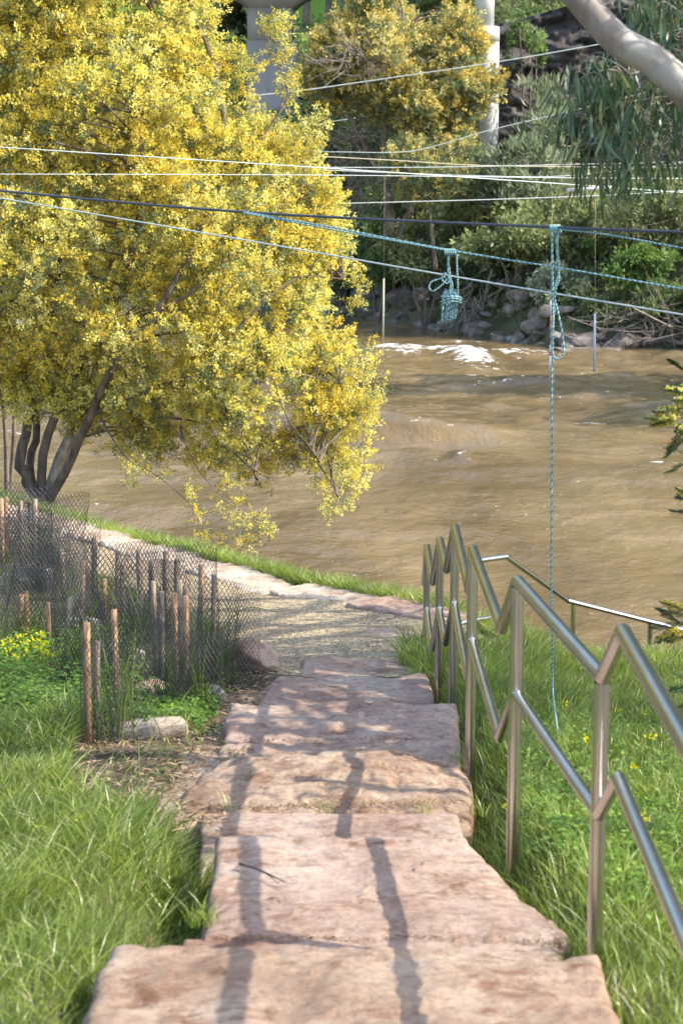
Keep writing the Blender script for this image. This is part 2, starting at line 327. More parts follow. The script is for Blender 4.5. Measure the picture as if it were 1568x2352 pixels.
def wz(X, Y):
    wx = fbm(np.stack([X*.15, Y*.12, X*0+9], -1), 1., 2, 77)*3; p = np.stack([X*.45+wx, Y*.55+wx*.5, X*0], -1); z = fbm(p, 1.0, 5, 21)*.11
    turb = np.exp(-((Y-40)/14)**2); z = z+turb*fbm(np.stack([X*.22+wx*.5, Y*.42, X*0+4], -1), 1.0, 4, 33)*.34
    for (x, y, rx, ry, s) in foamspots:
        z = z+np.minimum(s, .8)*.36*np.exp(-((X-x)/rx)**2-((Y-y)/max(ry, .5))**2)
    x0, y0, _ = Pz(880, 992, 0); z = z+.26*np.exp(-((X-x0)/3.2)**2-((Y-y0)/.8)**2)-.16*np.exp(-((X-x0)/3.5)**2-((Y-y0+1.6)/.9)**2)
    return z
V, F = grid(xs, ys, wz)
foam = np.zeros(len(V))
for (x, y, rx, ry, s) in foamspots:
    foam = np.maximum(foam, s*1.15*np.exp(-(np.abs((V[:, 0]-x)/rx)**2.6)-(np.abs((V[:, 1]-y)/ry)**2.6)))
V[:, 2] += np.clip(foam-.3, 0, 1)*.12*fbm(V, 7, 3, 5)
tag(mk('water', V, F, M['water'], smooth=True, attrs={'foam': foam}), 'muddy brown river with small rapids', kind='structure')

# far hillside
def FZ(x, y):
    t = y-far_y(x); z = np.interp(t, [-6, -1, 0, 1, 6, 14, 22, 26, 38, 60, 110, 300], [-2, -.5, 0, .8, 3.8, 8.2, 11.8, 12.6, 14.0, 30, 60, 110])
    return z+fbm(np.stack([x, y, x*0], -1), .12, 4, 8)*np.clip(t, 0, 8)*.14
xs = np.concatenate([np.linspace(-260, -31, 24), np.arange(-30, 30, .6), np.linspace(31, 260, 24)]); ys = np.concatenate([np.arange(18, 112, .6), np.linspace(114, 400, 30)])
V, F = grid(xs, ys, FZ); fc = V[F[0]].mean(1)
tt = fc[:, 1]-far_y(fc[:, 0]); lawn = (tt > 20) & (tt < 40) & (fc[:, 0] < 2.5) & (fbm(fc, .25, 3, 4) > -.12)
tag(mk('hillside', V, F, [M['farsoil'], M['lawn']], mi=lawn.astype(int), smooth=True), 'steep wooded bank across the river', kind='structure')

# ------------------------------------------------------------------ stone blocks
def slab_mesh(c, z, thick, seed, nx=60, ny=34, rnd_=.035, amp=.012, out=.03, dome=.0):
    """irregular hewn block; c = four footprint corners near-left, near-right, far-right, far-left (xy)"""
    c = np.asarray(c, float)[:, :2]
    prof = [(0, 0), (.3, -.05), (.6, -.18), (.85, -.42), (1.0, -.8), (1.05, -1.4)]
    low = [(1.0, .35), (.95, .7), (.9, 1.0)]
    e = len(prof)-1+len(low)
    ii = np.arange(-e, nx+e+1); jj = np.arange(-e, ny+e+1)
    def po(i, n):
        k = np.where(i < 0, -i, np.where(i > n, i-n, 0)); o = np.zeros(len(i)); d = np.zeros(len(i))
        for q in range(len(i)):
            if k[q] < len(prof): o[q] = prof[k[q]][0]*rnd_; d[q] = prof[k[q]][1]*rnd_
            else:
                a, b = low[k[q]-len(prof)]; o[q] = rnd_*a; d[q] = -1.4*rnd_-(thick-1.4*rnd_)*b
        return np.clip(i, 0, n)/n, o*np.where(i < 0, -1, 1), d
    a, oa, da = po(ii, nx); b, ob, db = po(jj, ny)
    A, B = np.meshgrid(a, b); OA, OB = np.meshgrid(oa, ob); DA, DB = np.meshgrid(da, db)
    Pxy = ((1-A)*(1-B))[..., None]*c[0]+(A*(1-B))[..., None]*c[1]+(A*B)[..., None]*c[2]+((1-A)*B)[..., None]*c[3]
    ux = nrm(c[1]-c[0]+c[2]-c[3]); uy = nrm(c[3]-c[0]+c[2]-c[1])
    Pxy = Pxy+OA[..., None]*ux+OB[..., None]*uy
    Z = z+np.minimum(DA, DB)
    p3 = np.concatenate([Pxy, Z[..., None]], -1)
    edge = np.clip(1-np.minimum(np.minimum(A, 1-A)*6, np.minimum(B, 1-B)*4), 0, 1)
    nxn = fbm(p3, 2.2, 4, seed)*out+fbm(p3, 9, 3, seed+5)*out*.35; nyn = fbm(p3, 2.2, 4, seed+50)*out+fbm(p3, 9, 3, seed+55)*out*.35
    Pxy = Pxy+(edge[..., None])*(nxn[..., None]*ux+nyn[..., None]*uy)
    Z = Z+fbm(p3, 1.7, 3, seed+9)*amp*1.6+fbm(p3*[1, 1.6, 1], 7, 4, seed+19)*amp*1.3-np.clip(fbm(p3, 16, 3, seed+23)-.12, 0, 1)*amp*1.4-edge**2*np.clip(fbm(p3, 3.3, 3, seed+29), 0, 1)*.05-dome*((2*A-1)**4*.6+(2*B-1)**2)
    V = np.concatenate([Pxy, Z[..., None]], -1).reshape(-1, 3); w_ = len(ii); h_ = len(jj)
    i = np.arange(w_-1)[None]+np.arange(h_-1)[:, None]*w_
    F = [np.stack([i, i+1, i+w_+1, i+w_], -1).reshape(-1, 4)]
    ring = np.concatenate([np.arange(w_), np.arange(1, h_)*w_+w_-1, (h_-1)*w_+np.arange(w_-2, -1, -1), np.arange(h_-2, 0, -1)*w_])
    F.append(ring[::-1][None]); return V, F
def block(name, label, cat, px, drop, thick, seed, mat='stone', group=None, flat=None, **k):
    z = H-drop; c = [Pz(u, v, z) for u, v in px] if flat is None else flat
    V, F = slab_mesh(c, z, thick, seed, **k); o = mk(name, V, F, M[mat], smooth=True); return tag(o, label, cat, group)
sg = 'hewn sandstone blocks of the steps'
block('stone_step', 'widest sandstone step block, at the very bottom edge of the photo', 'step', None, 2.20, .42, 1, 'stone_rough', sg, flat=[(-.70, 3.2), (.74, 3.2), (.705, 4.74), (-.63, 4.78)], nx=110, ny=60, rnd_=.05, amp=.02, out=.05)
block('stone_step', 'thin strip of flat sandstone just beyond the nearest step block', 'step', None, 2.40, .22, 2, 'stone', sg, flat=[(-.62, 4.5), (.70, 4.5), (.68, 5.27), (-.50, 5.27)], nx=90, ny=30, rnd_=.02, amp=.008, out=.03)
block('stone_step', 'large smooth pink sandstone block with a twig lying on it', 'step', [(490, 2138), (1275, 2138), (1068, 1925), (505, 1925)], 2.385, .42, 3, 'stone', sg, nx=110, ny=60, rnd_=.04, amp=.012, out=.055)
block('stone_step', 'shaded flat sandstone block beyond the smooth pink one', 'step', [(470, 1990), (1062, 1990), (1045, 1866), (480, 1866)], 2.62, .3, 4, 'stone', sg, nx=80, ny=30, rnd_=.02, amp=.01, out=.03)
block('stone_step', 'thick pitted sandstone block with a bulging rounded front', 'step', [(420, 1835), (1055, 1835), (1035, 1712), (535, 1712)], 2.585, .45, 5, 'stone_rough', sg, nx=100, ny=60, rnd_=.06, amp=.03, out=.06, dome=.05)
block('stone_step', 'sandstone block striped with rail shadows, its dark right end face showing', 'step', [(500, 1765), (1040, 1765), (1030, 1612), (540, 1612)], 2.81, .4, 6, 'stone', sg, nx=90, ny=50, rnd_=.04, amp=.02, out=.05)
block('stone_step', 'small narrow sandstone block at the foot of the steps', 'step', [(590, 1650), (1000, 1650), (965, 1550), (650, 1550)], 3.05, .35, 7, 'stone', sg, nx=70, ny=40, rnd_=.03, amp=.015, out=.04)
block('stone_step', 'lowest thin sandstone slab beside the gravel', 'step', [(665, 1600), (950, 1600), (900, 1512), (705, 1512)], 3.15, .2, 8, 'stone', sg, nx=50, ny=30, rnd_=.025, amp=.012, out=.04)
block('paving_stone', 'broad flat sandstone slab on the landing right of the gravel', 'paving stone', [(815, 1502), (985, 1522), (975, 1446), (850, 1440)], 3.29, .2, 9, 'stone', 'flat landing slabs', rnd_=.025, out=.06)
block('paving_stone', 'flat sandstone slab on the landing behind the rail posts', 'paving stone', [(950, 1560), (1120, 1555), (1110, 1480), (985, 1478)], 3.34, .2, 10, 'stone', 'flat landing slabs', rnd_=.025, out=.06)
# capping stones along the water edge of the path
ck = 'sandstone edging blocks along the path'
cl = ['half shaded sandstone edging block nearest the handrail', 'sandstone edging block in shade just right of the gravel bend', 'sandstone edging block where the path bends to the left', 'pale sandstone edging block behind the rightmost mesh guard',
      'pale sandstone edging block above the middle mesh guards', 'pinkish sandstone edging block beneath the lowest hanging blossom', 'cream sandstone edging block behind the tall flat mesh guard', 'far cream sandstone edging block near the yellow tree trunks', 'farthest cream sandstone edging block at the left edge']
ex = [1.75, 1.02, .38, -.28, -1.05, -1.75, -2.45, -3.2, -4.1, -5.2]
for k in range(9):
    x0, x1 = ex[k+1]+.02, ex[k]-.02; a = np.array([x0, edge_y(x0)]); b = np.array([x1, edge_y(x1)]); d = nrm(b-a); n_ = np.array([d[1], -d[0]]); wd = .42+.12*random.random()
    sh = (random.random()-.5)*.08; zt = float(G((x0+x1)/2, (a[1]+b[1])/2-.25, False))+.05+.02*random.random()
    a = a-n_*(.03-sh); b = b-n_*(.03+sh)
    V, F = slab_mesh([a+n_*wd, b+n_*wd, b, a], zt, .3, 60+k, nx=50, ny=22, rnd_=.03, amp=.022, out=.07)
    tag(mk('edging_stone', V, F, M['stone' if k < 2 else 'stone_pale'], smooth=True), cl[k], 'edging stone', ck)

# gravel path
def pathmesh():
    a = np.arange(-6.5, 1.45, .06); b = np.linspace(0, 1, 50)
    w_ = np.interp(a, [-6, -2, -1.1, -.55, -.4, 1.0, 1.3], [1.2, 1.6, 2.1, 3.9, 4.1, 2.3, 1.6])
    A, B = np.meshgrid(a, b); W = np.interp(A, a, w_); ye = edge_y(A)
    Y = ye-.32-B*W; X = A+(1-B)*0
    Z = G(X, Y, False)+.035+fbm(np.stack([X, Y, X*0], -1), 2.2, 4, 71)*.022-.09*np.clip(B*6-5, 0, 1)**2
    V = np.stack([X, Y, Z], -1).reshape(-1, 3); n = len(a); i = np.arange(n-1)[None]+np.arange(49)[:, None]*n
    return V, [np.stack([i, i+n, i+n+1, i+1], -1).reshape(-1, 4)]
V, F = pathmesh(); tag(mk('path', V, F, M['gravel'], smooth=True), 'gravel landing and path along the river', kind='structure')

# ------------------------------------------------------------------ rocks
_ico = {}
def rock(cen, dims, seed, sub=4, cuts=9, rot=0, amp=.10):
    if sub not in _ico:
        bm = bmesh.new(); bmesh.ops.create_icosphere(bm, subdivisions=sub, radius=1); bm.verts.ensure_lookup_table()
        _ico[sub] = (np.array([v.co[:] for v in bm.verts]), np.array([[v.index for v in f.verts] for f in bm.faces])); bm.free()
    V, F = _ico[sub]; V = V.copy(); r = np.random.default_rng(seed)
    for _ in range(cuts):
        n = nrm(r.normal(size=3)); d = .38+.34*r.random(); k = V@n; V = V-np.maximum(k-d, 0)[:, None]*n*.92
    V = V+nrm(V)*(fbm(V, 1.3, 4, seed)*amp+fbm(V, 6, 3, seed+4)*amp*.3)[:, None]
    V = V*np.asarray(dims)*1.25; c, s = math.cos(rot), math.sin(rot)
    V = V@np.array([[c, s, 0], [-s, c, 0], [0, 0, 1]])+cen; return V, [F]
h = hit(596, 1545); V, F = rock(h+[-.05, .12, .05], (.24, .30, .20), 23, 5, 26, 1.1, .10)
tag(mk('boulder', V, F, M['stone'], smooth=True), 'grey pink boulder beside the gravel at the right end of the mesh guards', 'boulder')
M['pale_rock'] = solid('pale_limestone', [(.3, (.30, .26, .22)), (.5, (.50, .46, .41)), (.7, (.68, .65, .60))], 3, .9, bmp=(.6, .05), bscale=8)
for (u, v, dm, lb) in [(75, 1330, (.42, .35, .17), 'white weathered rock among the far left mesh guards'), (20, 1345, (.25, .3, .13), 'smaller white rock at the left edge by the mesh guards'), (345, 1690, (.22, .2, .16), 'pale flat rock in the bare soil left of the steps'),
                       (360, 1590, (.20, .15, .08), 'small pale rock between clover and the middle guards'), (500, 1605, (.22, .14, .07), 'small tan rock beside the step left of the guards'), (290, 1520, (.35, .25, .10), 'grey stone lying behind the front left mesh guard'), (170, 1440, (.30, .25, .12), 'pale stone half hidden inside the left mesh guards')]:
    h = hit(u, v); dm = tuple(q*.75 for q in dm); V, F = rock(h+[0, 0, dm[2]*.15], dm, u, 4, 14, u*.3, .14); tag(mk('rock', V, F, M['stone_pale' if u > 330 else 'pale_rock'], smooth=True), lb, 'rock', 'loose pale rocks in the planting bed')

# far bank boulders
fr = random.Random(4); k = 0
rowspec = []
for u in np.arange(700, 1600, 17):
    big = fr.random(); rowspec.append((u+fr.uniform(-8, 8), fr.uniform(-.2, .3), fr.uniform(.22, .50)))
for u in np.arange(720, 1290, 22): rowspec.append((u+fr.uniform(-10, 10), fr.uniform(.7, 1.5), fr.uniform(.30, .62)))
for u in np.arange(740, 1260, 36): rowspec.append((u+fr.uniform(-14, 14), fr.uniform(1.7, 2.6), fr.uniform(.3, .7)))
for (u, v, s) in [(1100, 0, .62), (1145, 0, .48), (1190, 0, .58), (1395, 0, .55), (1425, 0, .6), (855, .9, .6), (925, 1.0, .8), (975, .9, .75), (1350, 0, .6)]: rowspec.append((u, v, s))
for (u, dt, s) in rowspec:
    y = 58.
    for _ in range(8): x = (u-784)/4000*y*1.0; y = float(far_y(x))+dt
    z = max(float(FZ(np.array(x), np.array(y))), -.05); k += 1
    s *= .82; V, F = rock((x, y, z+s*.15), (s*fr.uniform(.8, 1.3), s*fr.uniform(.7, 1.1), s*fr.uniform(.5, .8)), 200+k, 3, 18, fr.random()*6, .12)
    tag(mk('boulder', V, F, M['rock']), 'grey boulder of the rocky waterline under the far bank', 'boulder', 'boulders along the far waterline')
# flat rocks just breaking the surface
for (u, v, dm, lb) in [(1335, 806, (1.1, .5, .16), 'flat dark rock breaking the water left of the white pole'), (600, 990, (.9, .5, .12), 'flat reddish rock in the rapids behind the yellow tree')]:
    p = Pz(u, v, 0); V, F = rock(p, dm, u, 4, 8, .2); tag(mk('rock', V, F, M['rock'], smooth=True), lb, 'rock')
# cliff
def cliff():
    a = np.linspace(0, 1, 90); b = np.linspace(0, 1, 60); A, B = np.meshgrid(a, b)
    p0, p1 = P(1150, 330, 64), P(1390, 300, 62); X = p0[0]+(p1[0]-p0[0])*A*1.5-.5; Z = 5.9+B*(4.6+1.2*A)
    Y = 61.5-1.0*A+B*4.0; p = np.stack([X, Y*.4, Z*2], -1); Y = Y-np.abs(fbm(p, .5, 5, 91))*2.4-np.abs(fbm(p, 1.7, 4, 95))*.9+np.sin(Z*5+fbm(p, .6, 2, 3)*4)*.12
    Y = np.where((A < .02) | (A > .98) | (B > .97), Y+5, Y)
    V = np.stack([X, Y, Z], -1).reshape(-1, 3); n = 90; i = np.arange(n-1)[None]+np.arange(59)[:, None]*n
    return V, [np.stack([i, i+1, i+n+1, i+n], -1).reshape(-1, 4)]
V, F = cliff(); tag(mk('rock_face', V, F, M['rock_dark']), 'dark bare rock face on the far bank', kind='structure')

# ------------------------------------------------------------------ bridge piers
def cyl(c, prof, n=24, sq=1.0):
    a = np.arange(n)*2*math.pi/n; V = []
    ca, sa = np.cos(a), np.sin(a); ca = np.sign(ca)*np.abs(ca)**sq; sa = np.sign(sa)*np.abs(sa)**sq
    for z, rx, ry in prof: V.append(np.stack([c[0]+ca*rx, c[1]+sa*ry, np.full(n, z)], -1))
    V = np.concatenate(V); m = len(prof); k = np.arange(m-1)[:, None]*n; j = np.arange(n)[None]; j2 = (j+1) % n
    return V, [np.stack([k+j, k+j2, k+n+j2, k+n+j], -1).reshape(-1, 4), (np.arange(n)+(m-1)*n)[None], np.arange(n)[::-1][None]]
c = P(628, 300, 80); t = empty('bridge_pier', (c[0], c[1], 4.0), 'thick grey concrete bridge pier behind the yellow tree', 'bridge pier')
zt = P(628, 95, 80)[2]; zh = P(628, 22, 80)[2]
V, F = cyl(c, [(4, 1.16, .9), (zt-.02, 1.16, .9)], 40, .35); mk('lower_shaft', V, F, M['concrete'], t)
V, F = cyl(c-[.08, 0, 0], [(zt, 1.04, .8), (zh, 1.04, .8)], 40, .35); mk('upper_shaft', V, F, M['concrete'], t)
V, F = cyl(c, [(zh+.003, 1.04, .8), (zh+.35, 1.5, .95), (zh+.7, 2.4, 1.1), (zh+1.8, 2.6, 1.1)], 40, .35); mk('head', V, F, M['concrete'], t)
zd = zh+1.802  # deck out of view, widened sunward so that it shades the pier
V = [(x, y, z) for z in (zd, zd+.9) for (x, y) in ((c[0]-5, 74), (c[0]+10, 74), (c[0]+10, 86), (c[0]-5, 86))]; mk('deck', V, [np.array([[3, 2, 1, 0], [4, 5, 6, 7], [0, 1, 5, 4], [1, 2, 6, 5], [2, 3, 7, 6], [3, 0, 4, 7]])], M['concrete'], t)
c = P(1122, 300, 60.8); t = empty('bridge_pier', (c[0], c[1], 4.0), 'slim white concrete bridge pier with a collar behind the orange tree', 'bridge pier')
z1, z2, z3 = P(1100, 95, 60.8)[2], P(1100, 62, 60.8)[2], P(1100, -80, 60.8)[2]
V, F = cyl(c, [(4, .34, .34), (z1, .30, .30)]); mk('shaft', V, F, M['concrete_lit'], t, smooth=False)
V, F = cyl(c-[.1, 0, 0], [(z1+.002, .42, .42), (z2, .40, .40)]); mk('collar', V, F, M['concrete_lit'], t)
V, F = cyl(c-[.2, 0, 0], [(z2+.002, .32, .32), (z3, .32, .32)]); mk('upper_shaft', V, F, M['concrete_lit'], t)

# ------------------------------------------------------------------ handrails
RT = .0245
def rail_pts(off):
    q = []
    for (x, y, d) in [(.74, 1.9, 1.233), (.785, 4.72, 1.233), (.775, 4.99, 1.443), (.648, 6.26, 1.443), (.606, 6.41, 1.662), (.604, 7.85, 1.662), (.600, 7.98, 1.882), (.630, 9.48, 1.882),
                      (.592, 9.61, 2.147), (.601, 10.42, 2.147), (.566, 10.56, 2.44), (.582, 11.62, 2.44), (.575, 11.74, 2.72), (.60, 12.0, 2.72)]: q.append((x, y, H-d-off))
    return np.array(q)
def mitre(acc, pts, r, n=16):
    """straight pipe lengths with little rounded elbows"""
    for a, b in zip(pts[:-1], pts[1:]): acc.add(*tube(np.array([a, a+(b-a)*.5, b]), r, n, False))
    for p in pts:
        bm = bmesh.new(); bmesh.ops.create_uvsphere(bm, u_segments=n, v_segments=10, radius=r*1.0); bm.verts.ensure_lookup_table()
        V = np.array([v.co[:] for v in bm.verts])+p; tri = [[v.index for v in f.verts] for f in bm.faces if len(f.verts) == 3]; qd = [[v.index for v in f.verts] for f in bm.faces if len(f.verts) == 4]; bm.free()
        acc.add(V, [np.array(tri), np.array(qd)])
tp = rail_pts(0); mp = rail_pts(.43)
t = empty('handrail', (tp[3][0], tp[3][1], H-2.5), 'stainless steel handrail stepping down in zigzags beside the stone steps', 'handrail')
a = Acc(); mitre(a, tp, RT); a.obj('top_rail', M['steel'], t, smooth=True)
a = Acc(); mitre(a, mp[:], RT*.86); a.obj('mid_rail', M['steel'], t, smooth=True)
for (x, y, zt) in [(.782, 3.3, tp[0][2]), (.775, 5.0, tp[2][2]), (.648, 6.255, tp[3][2]), (.604, 7.85, tp[5][2]), (.630, 9.48, tp[7][2]), (.601, 10.42, tp[9][2]), (.582, 11.60, tp[11][2])]:
    zb = float(G(x, y))-.12; V, F = tube(np.array([[x, y, zb], [x, y, (zb+zt)/2], [x, y, zt-.018]]), RT, 18, False)
    if y != 3.3: mk('post', V, F, M['steel'], t, smooth=True)
a2 = [P(1000, 1300, 12.9), P(1075, 1291, 13.2), P(1162, 1279, 13.6), P(1302, 1380, 14.2), P(1490, 1428, 14.6), P(1700, 1480, 15.0)]
m2 = [P(1000, 1452, 12.9), P(1075, 1426, 13.2), P(1160, 1414, 13.6), P(1302, 1500, 14.2), P(1490, 1548, 14.6), P(1700, 1600, 15.0)]
t = empty('handrail', (a2[3][0], a2[3][1], H-4.4), 'second steel handrail turning right towards the river behind the first', 'handrail')
a = Acc(); mitre(a, np.array(a2), RT*.92, 12); a.obj('top_rail', M['steel'], t, smooth=True)
a = Acc(); mitre(a, np.array(m2), RT*.75, 12); a.obj('mid_rail', M['steel'], t, smooth=True)
for (u, v, y) in [(1081, 1290, 13.22), (1316, 1385, 14.23), (1492, 1430, 14.6)]:
    p = P(u, v, y); zb = min(float(G(p[0], p[1]))-.15, p[2]-.9); V, F = tube(np.array([[p[0], p[1], zb], [p[0], p[1], (zb+p[2])/2], [p[0], p[1], p[2]-.01]]), RT*.92, 14, False); mk('post', V, F, M['steel'], t, smooth=True)

# ------------------------------------------------------------------ trees: blossoming wattles
def sprays(b, d, L, K, size, wid, rnd0, elong=1.0, side=0.0):
    """K small petals along each spray"""
    S = len(b); t = rng.random((S, K)); pj = rng.normal(size=(S, K, 3)); pj -= (pj*d[:, None]).sum(-1, keepdims=True)*d[:, None]; pj = nrm(pj)
    rr = wid*(1-.55*t)*np.sqrt(rng.random((S, K)))
    pos = b[:, None]+d[:, None]*(L[:, None]*t)[..., None]+pj*rr[..., None]
    dd = nrm(rng.normal(size=(S, K, 3))*.6+pj*(.5+side)+d[:, None]*.7)
    sz = size*(.7+.6*rng.random((S, K)))
    rr2 = np.clip(np.repeat(rnd0[:, None], K, 1)+rng.normal(size=(S, K))*.16, 0, 1)
    V, F = leaves(pos.reshape(-1, 3), dd.reshape(-1, 3), (sz*elong).ravel(), (sz*.85 if elong <= 1.2 else size*.35*np.ones_like(sz)).ravel())
    return V, F, rr2.ravel()
def wattle(name, label, poly, y0, thick, nc, cr, ns, Lsp, psize, K, stems, gap=.0, fl='flower', green=.3, seed=1, lf='wleaf', droop=0., base=None, cat='tree', twigr=.006, bark='bark', fcut=None, group=None, outward=.0):
    poly = np.asarray(poly, float); sc = y0/4000.
    lo, hi = poly.min(0), poly.max(0); U = rng.uniform(lo[0], hi[0], nc*6); Vv = rng.uniform(lo[1], hi[1], nc*6)
    ok = inpoly(U, Vv, poly); U, Vv = U[ok], Vv[ok]
    dpx = distpoly(U, Vv, poly)*sc; tk = np.minimum(thick, .12*thick+dpx*1.1); off = rng.uniform(-1, 1, len(U)); off = np.sign(off)*np.abs(off)**.6*tk
    C = np.array([P(u, v, y0+o) for u, v, o in zip(U, Vv, off)])
    if gap > 0: ok = fbm(C, 1.1*20/y0, 3, seed) > -gap; C = C[ok]; dpx = dpx[ok]
    C = C[:nc]; dpx = dpx[:nc]
    cen = P(*(poly.mean(0)), y0)
    base = stems[0][0][0] if base is None else base
    t = empty(name, base, label, cat, group)
    SK = []; 
    for i, (pts, r0, r1, bk) in enumerate(stems):
        q = smoothpath(pts, 24); q[1:-1] += rng.normal(size=(22, 3))*r1*.6
        V, F = tube(q, [r0, (r0+r1)/2, r1], 9); mk('trunk' if i < 5 and r0 > .03 else 'limb', V, F, M[bk], t, smooth=True); SK.append(q)
    SKP = np.concatenate(SK)
    br = Acc()
    for c in C[::1]:
        d = np.linalg.norm((SKP-c)*[1, 1, 1.0], axis=1)+(SKP[:, 2] > c[2]+.3)*.8*(1-droop); k = np.argmin(d); s = SKP[k]
        if d[k] > 2.0*y0/20: continue
        L = np.linalg.norm(c-s); m = (s+c)/2+np.array([0, 0, .12*L])+rng.normal(size=3)*.06*L
        q = smoothpath([s, m, c], 7); br.add(*tube(q, [twigr*(1+L*1.6*20/y0), twigr*.5], 4, False))
        for _ in range(3):
            e = c+rdir(1)[0]*cr*1.1; br.add(*tube(smoothpath([c, (c+e)/2+rng.normal(size=3)*cr*.1, e], 4), [twigr*.55, twigr*.25], 3, False))
    br.obj('branches', M[bark], t)
    # sprays on the clumps
    n = len(C); cnt = rng.poisson(ns, n); ci = np.repeat(np.arange(n), cnt); S = len(ci)
    dirs = rdir(S); dirs[:, 2] = dirs[:, 2]*.8+.15; dirs = nrm(dirs); rad = cr*(.35+.65*rng.random(S)**.5)
    b = C[ci]+dirs*rad[:, None]*[1, 1, .72]
    sd = nrm(dirs*.8+rdir(S)*.5+np.array([0, 0, .25-droop]))
    L = Lsp*(.6+.8*rng.random(S)); crn = rng.random(n)
    isg = rng.random(S) < np.clip(green+(rng.random(n)[ci]-.5)*.5+(dirs[:, 2] < -.2)*.25, .03, .97)
    r0 = np.clip(.25+.5*crn[ci]+rng.normal(size=S)*.18, 0, 1)
    if fcut is not None: isg |= fcut(b)
    f = ~isg
    V, F, r = sprays(b[f], sd[f], L[f], K, psize, Lsp*.34, r0[f]); mk('blossom', V, F, M[fl], t, rnd=r)
    V, F, r = sprays(b[isg]-sd[isg]*Lsp*.3, sd[isg], L[isg]*1.25, int(K*1.1), psize*.9, Lsp*.2, r0[isg], 2.2, .5); mk('leaves', V, F, M[lf], t, rnd=r)
    V, F, r = sprays(b[f]-sd[f]*Lsp*.5, sd[f], L[f], int(K*.22), psize*.9, Lsp*.25, r0[f], 2.2, .5); mk('inner_leaves', V, F, M[lf], t, rnd=r)
    return t
YT = 20.6
hy = G(-3.7, 20.6, True)
def PT(l, y=YT): return [P(u, v, y+(dy[0] if dy else 0)) for (u, v, *dy) in l]
stems = [(PT([(86, 1150), (50, 1075), (52, 1000), (90, 900), (112, 800), (115, 700), (140, 560)]), .075, .03, 'bark'),
         (PT([(95, 1150), (105, 1020, -.1), (150, 900, -.2), (215, 780, -.4), (285, 640, -.8), (322, 480, -1.0), (322, 300, -.9), (350, 150, -.6), (340, -150, -.3), (300, -380, 0)]), .06, .018, 'bark'),
         (PT([(100, 1155), (160, 1000, .1), (210, 880), (250, 760, .2), (240, 560), (200, 300), (120, 50), (60, -300)]), .075, .02, 'bark_pale'),
         (PT([(105, 1160), (160, 1065, -.3), (205, 960, -.5), (260, 850, -.8), (360, 720, -1.0), (455, 540, -.9), (520, 360, -.6), (500, 160, -.5), (430, 0, -.3), (400, -300, 0)]), .058, .016, 'bark'),
         (PT([(80, 1150), (70, 1060, .3), (85, 960, .6), (60, 860, .9), (20, 700, 1), (-60, 400, 1), (-150, 100, 1), (-200, -200, 1)]), .055, .02, 'bark'),
         (PT([(205, 960, -.5), (330, 900, -.8), (470, 860, -1.0), (620, 850, -.8), (780, 880, -.4)]), .032, .008, 'bark'),
         (PT([(470, 860, -1), (560, 740, -1), (680, 640, -.8), (790, 640, -.2)]), .02, .006, 'bark'),
         (PT([(360, 720, -1), (480, 640, -1), (620, 500, -.6), (700, 420, -.3)]), .022, .006, 'bark'),
         (PT([(470, 500, -.9), (560, 380, -.7), (620, 290, -.5), (660, 220, -.4), (640, 150, -.4), (630, 90, -.4)]), .018, .004, 'bark'),
         (PT([(230, 960, -.6), (290, 1050, -1), (350, 1085, -1.1), (430, 1150, -1.2), (470, 1215, -1.2), (540, 1240, -1.2)]), .011, .003, 'bark'),
         (PT([(330, 900, -.8), (420, 1010, -1.1), (465, 1090, -1.2), (520, 1150, -1.2), (590, 1200, -1.2)]), .010, .003, 'bark'),
         (PT([(620, 850, -1), (660, 960, -1), (720, 1040, -.9), (775, 1140, -.8)]), .011, .003, 'bark'),
         (PT([(470, 860, -1), (520, 960, -1), (570, 1030, -1), (590, 1100, -1)]), .010, .003, 'bark'),
         (PT([(200, 830, 0), (120, 760), (40, 700), (-60, 620)]), .03, .012, 'bark')]
poly = [(-420, -420), (380, -420), (500, -200), (470, -40), (470, 0), (480, 10), (475, 50), (455, 85), (490, 105), (520, 110), (535, 150), (550, 190), (565, 230), (580, 270), (630, 305), (680, 340), (690, 360), (725, 420), (742, 480), (722, 520), (765, 560), (828, 640), (800, 700), (770, 735), (800, 800),
        (850, 850), (862, 900), (820, 950), (790, 1000), (800, 1060), (815, 1120), (775, 1175), (735, 1150), (720, 1090), (680, 1050), (640, 1040), (608, 1110), (580, 1135), (540, 1080), (480, 1060), (420, 1050), (350, 1040), (270, 1050), (225, 1000), (180, 960), (120, 930), (60, 925), (0, 900), (-250, 800), (-420, 500)]
wattle('wattle_tree', 'large wattle tree covered in bright yellow blossom on the near bank', poly, YT, 1.5, 1000, .29, 36, .15, .029, 25, stems, gap=.42, green=.13, seed=3,
       base=(P(95, 1150, YT)[0], YT, float(G(P(95, 1150, YT)[0], YT))-.02))
wt = [o for o in COL.objects if o.name == 'wattle_tree'][0]
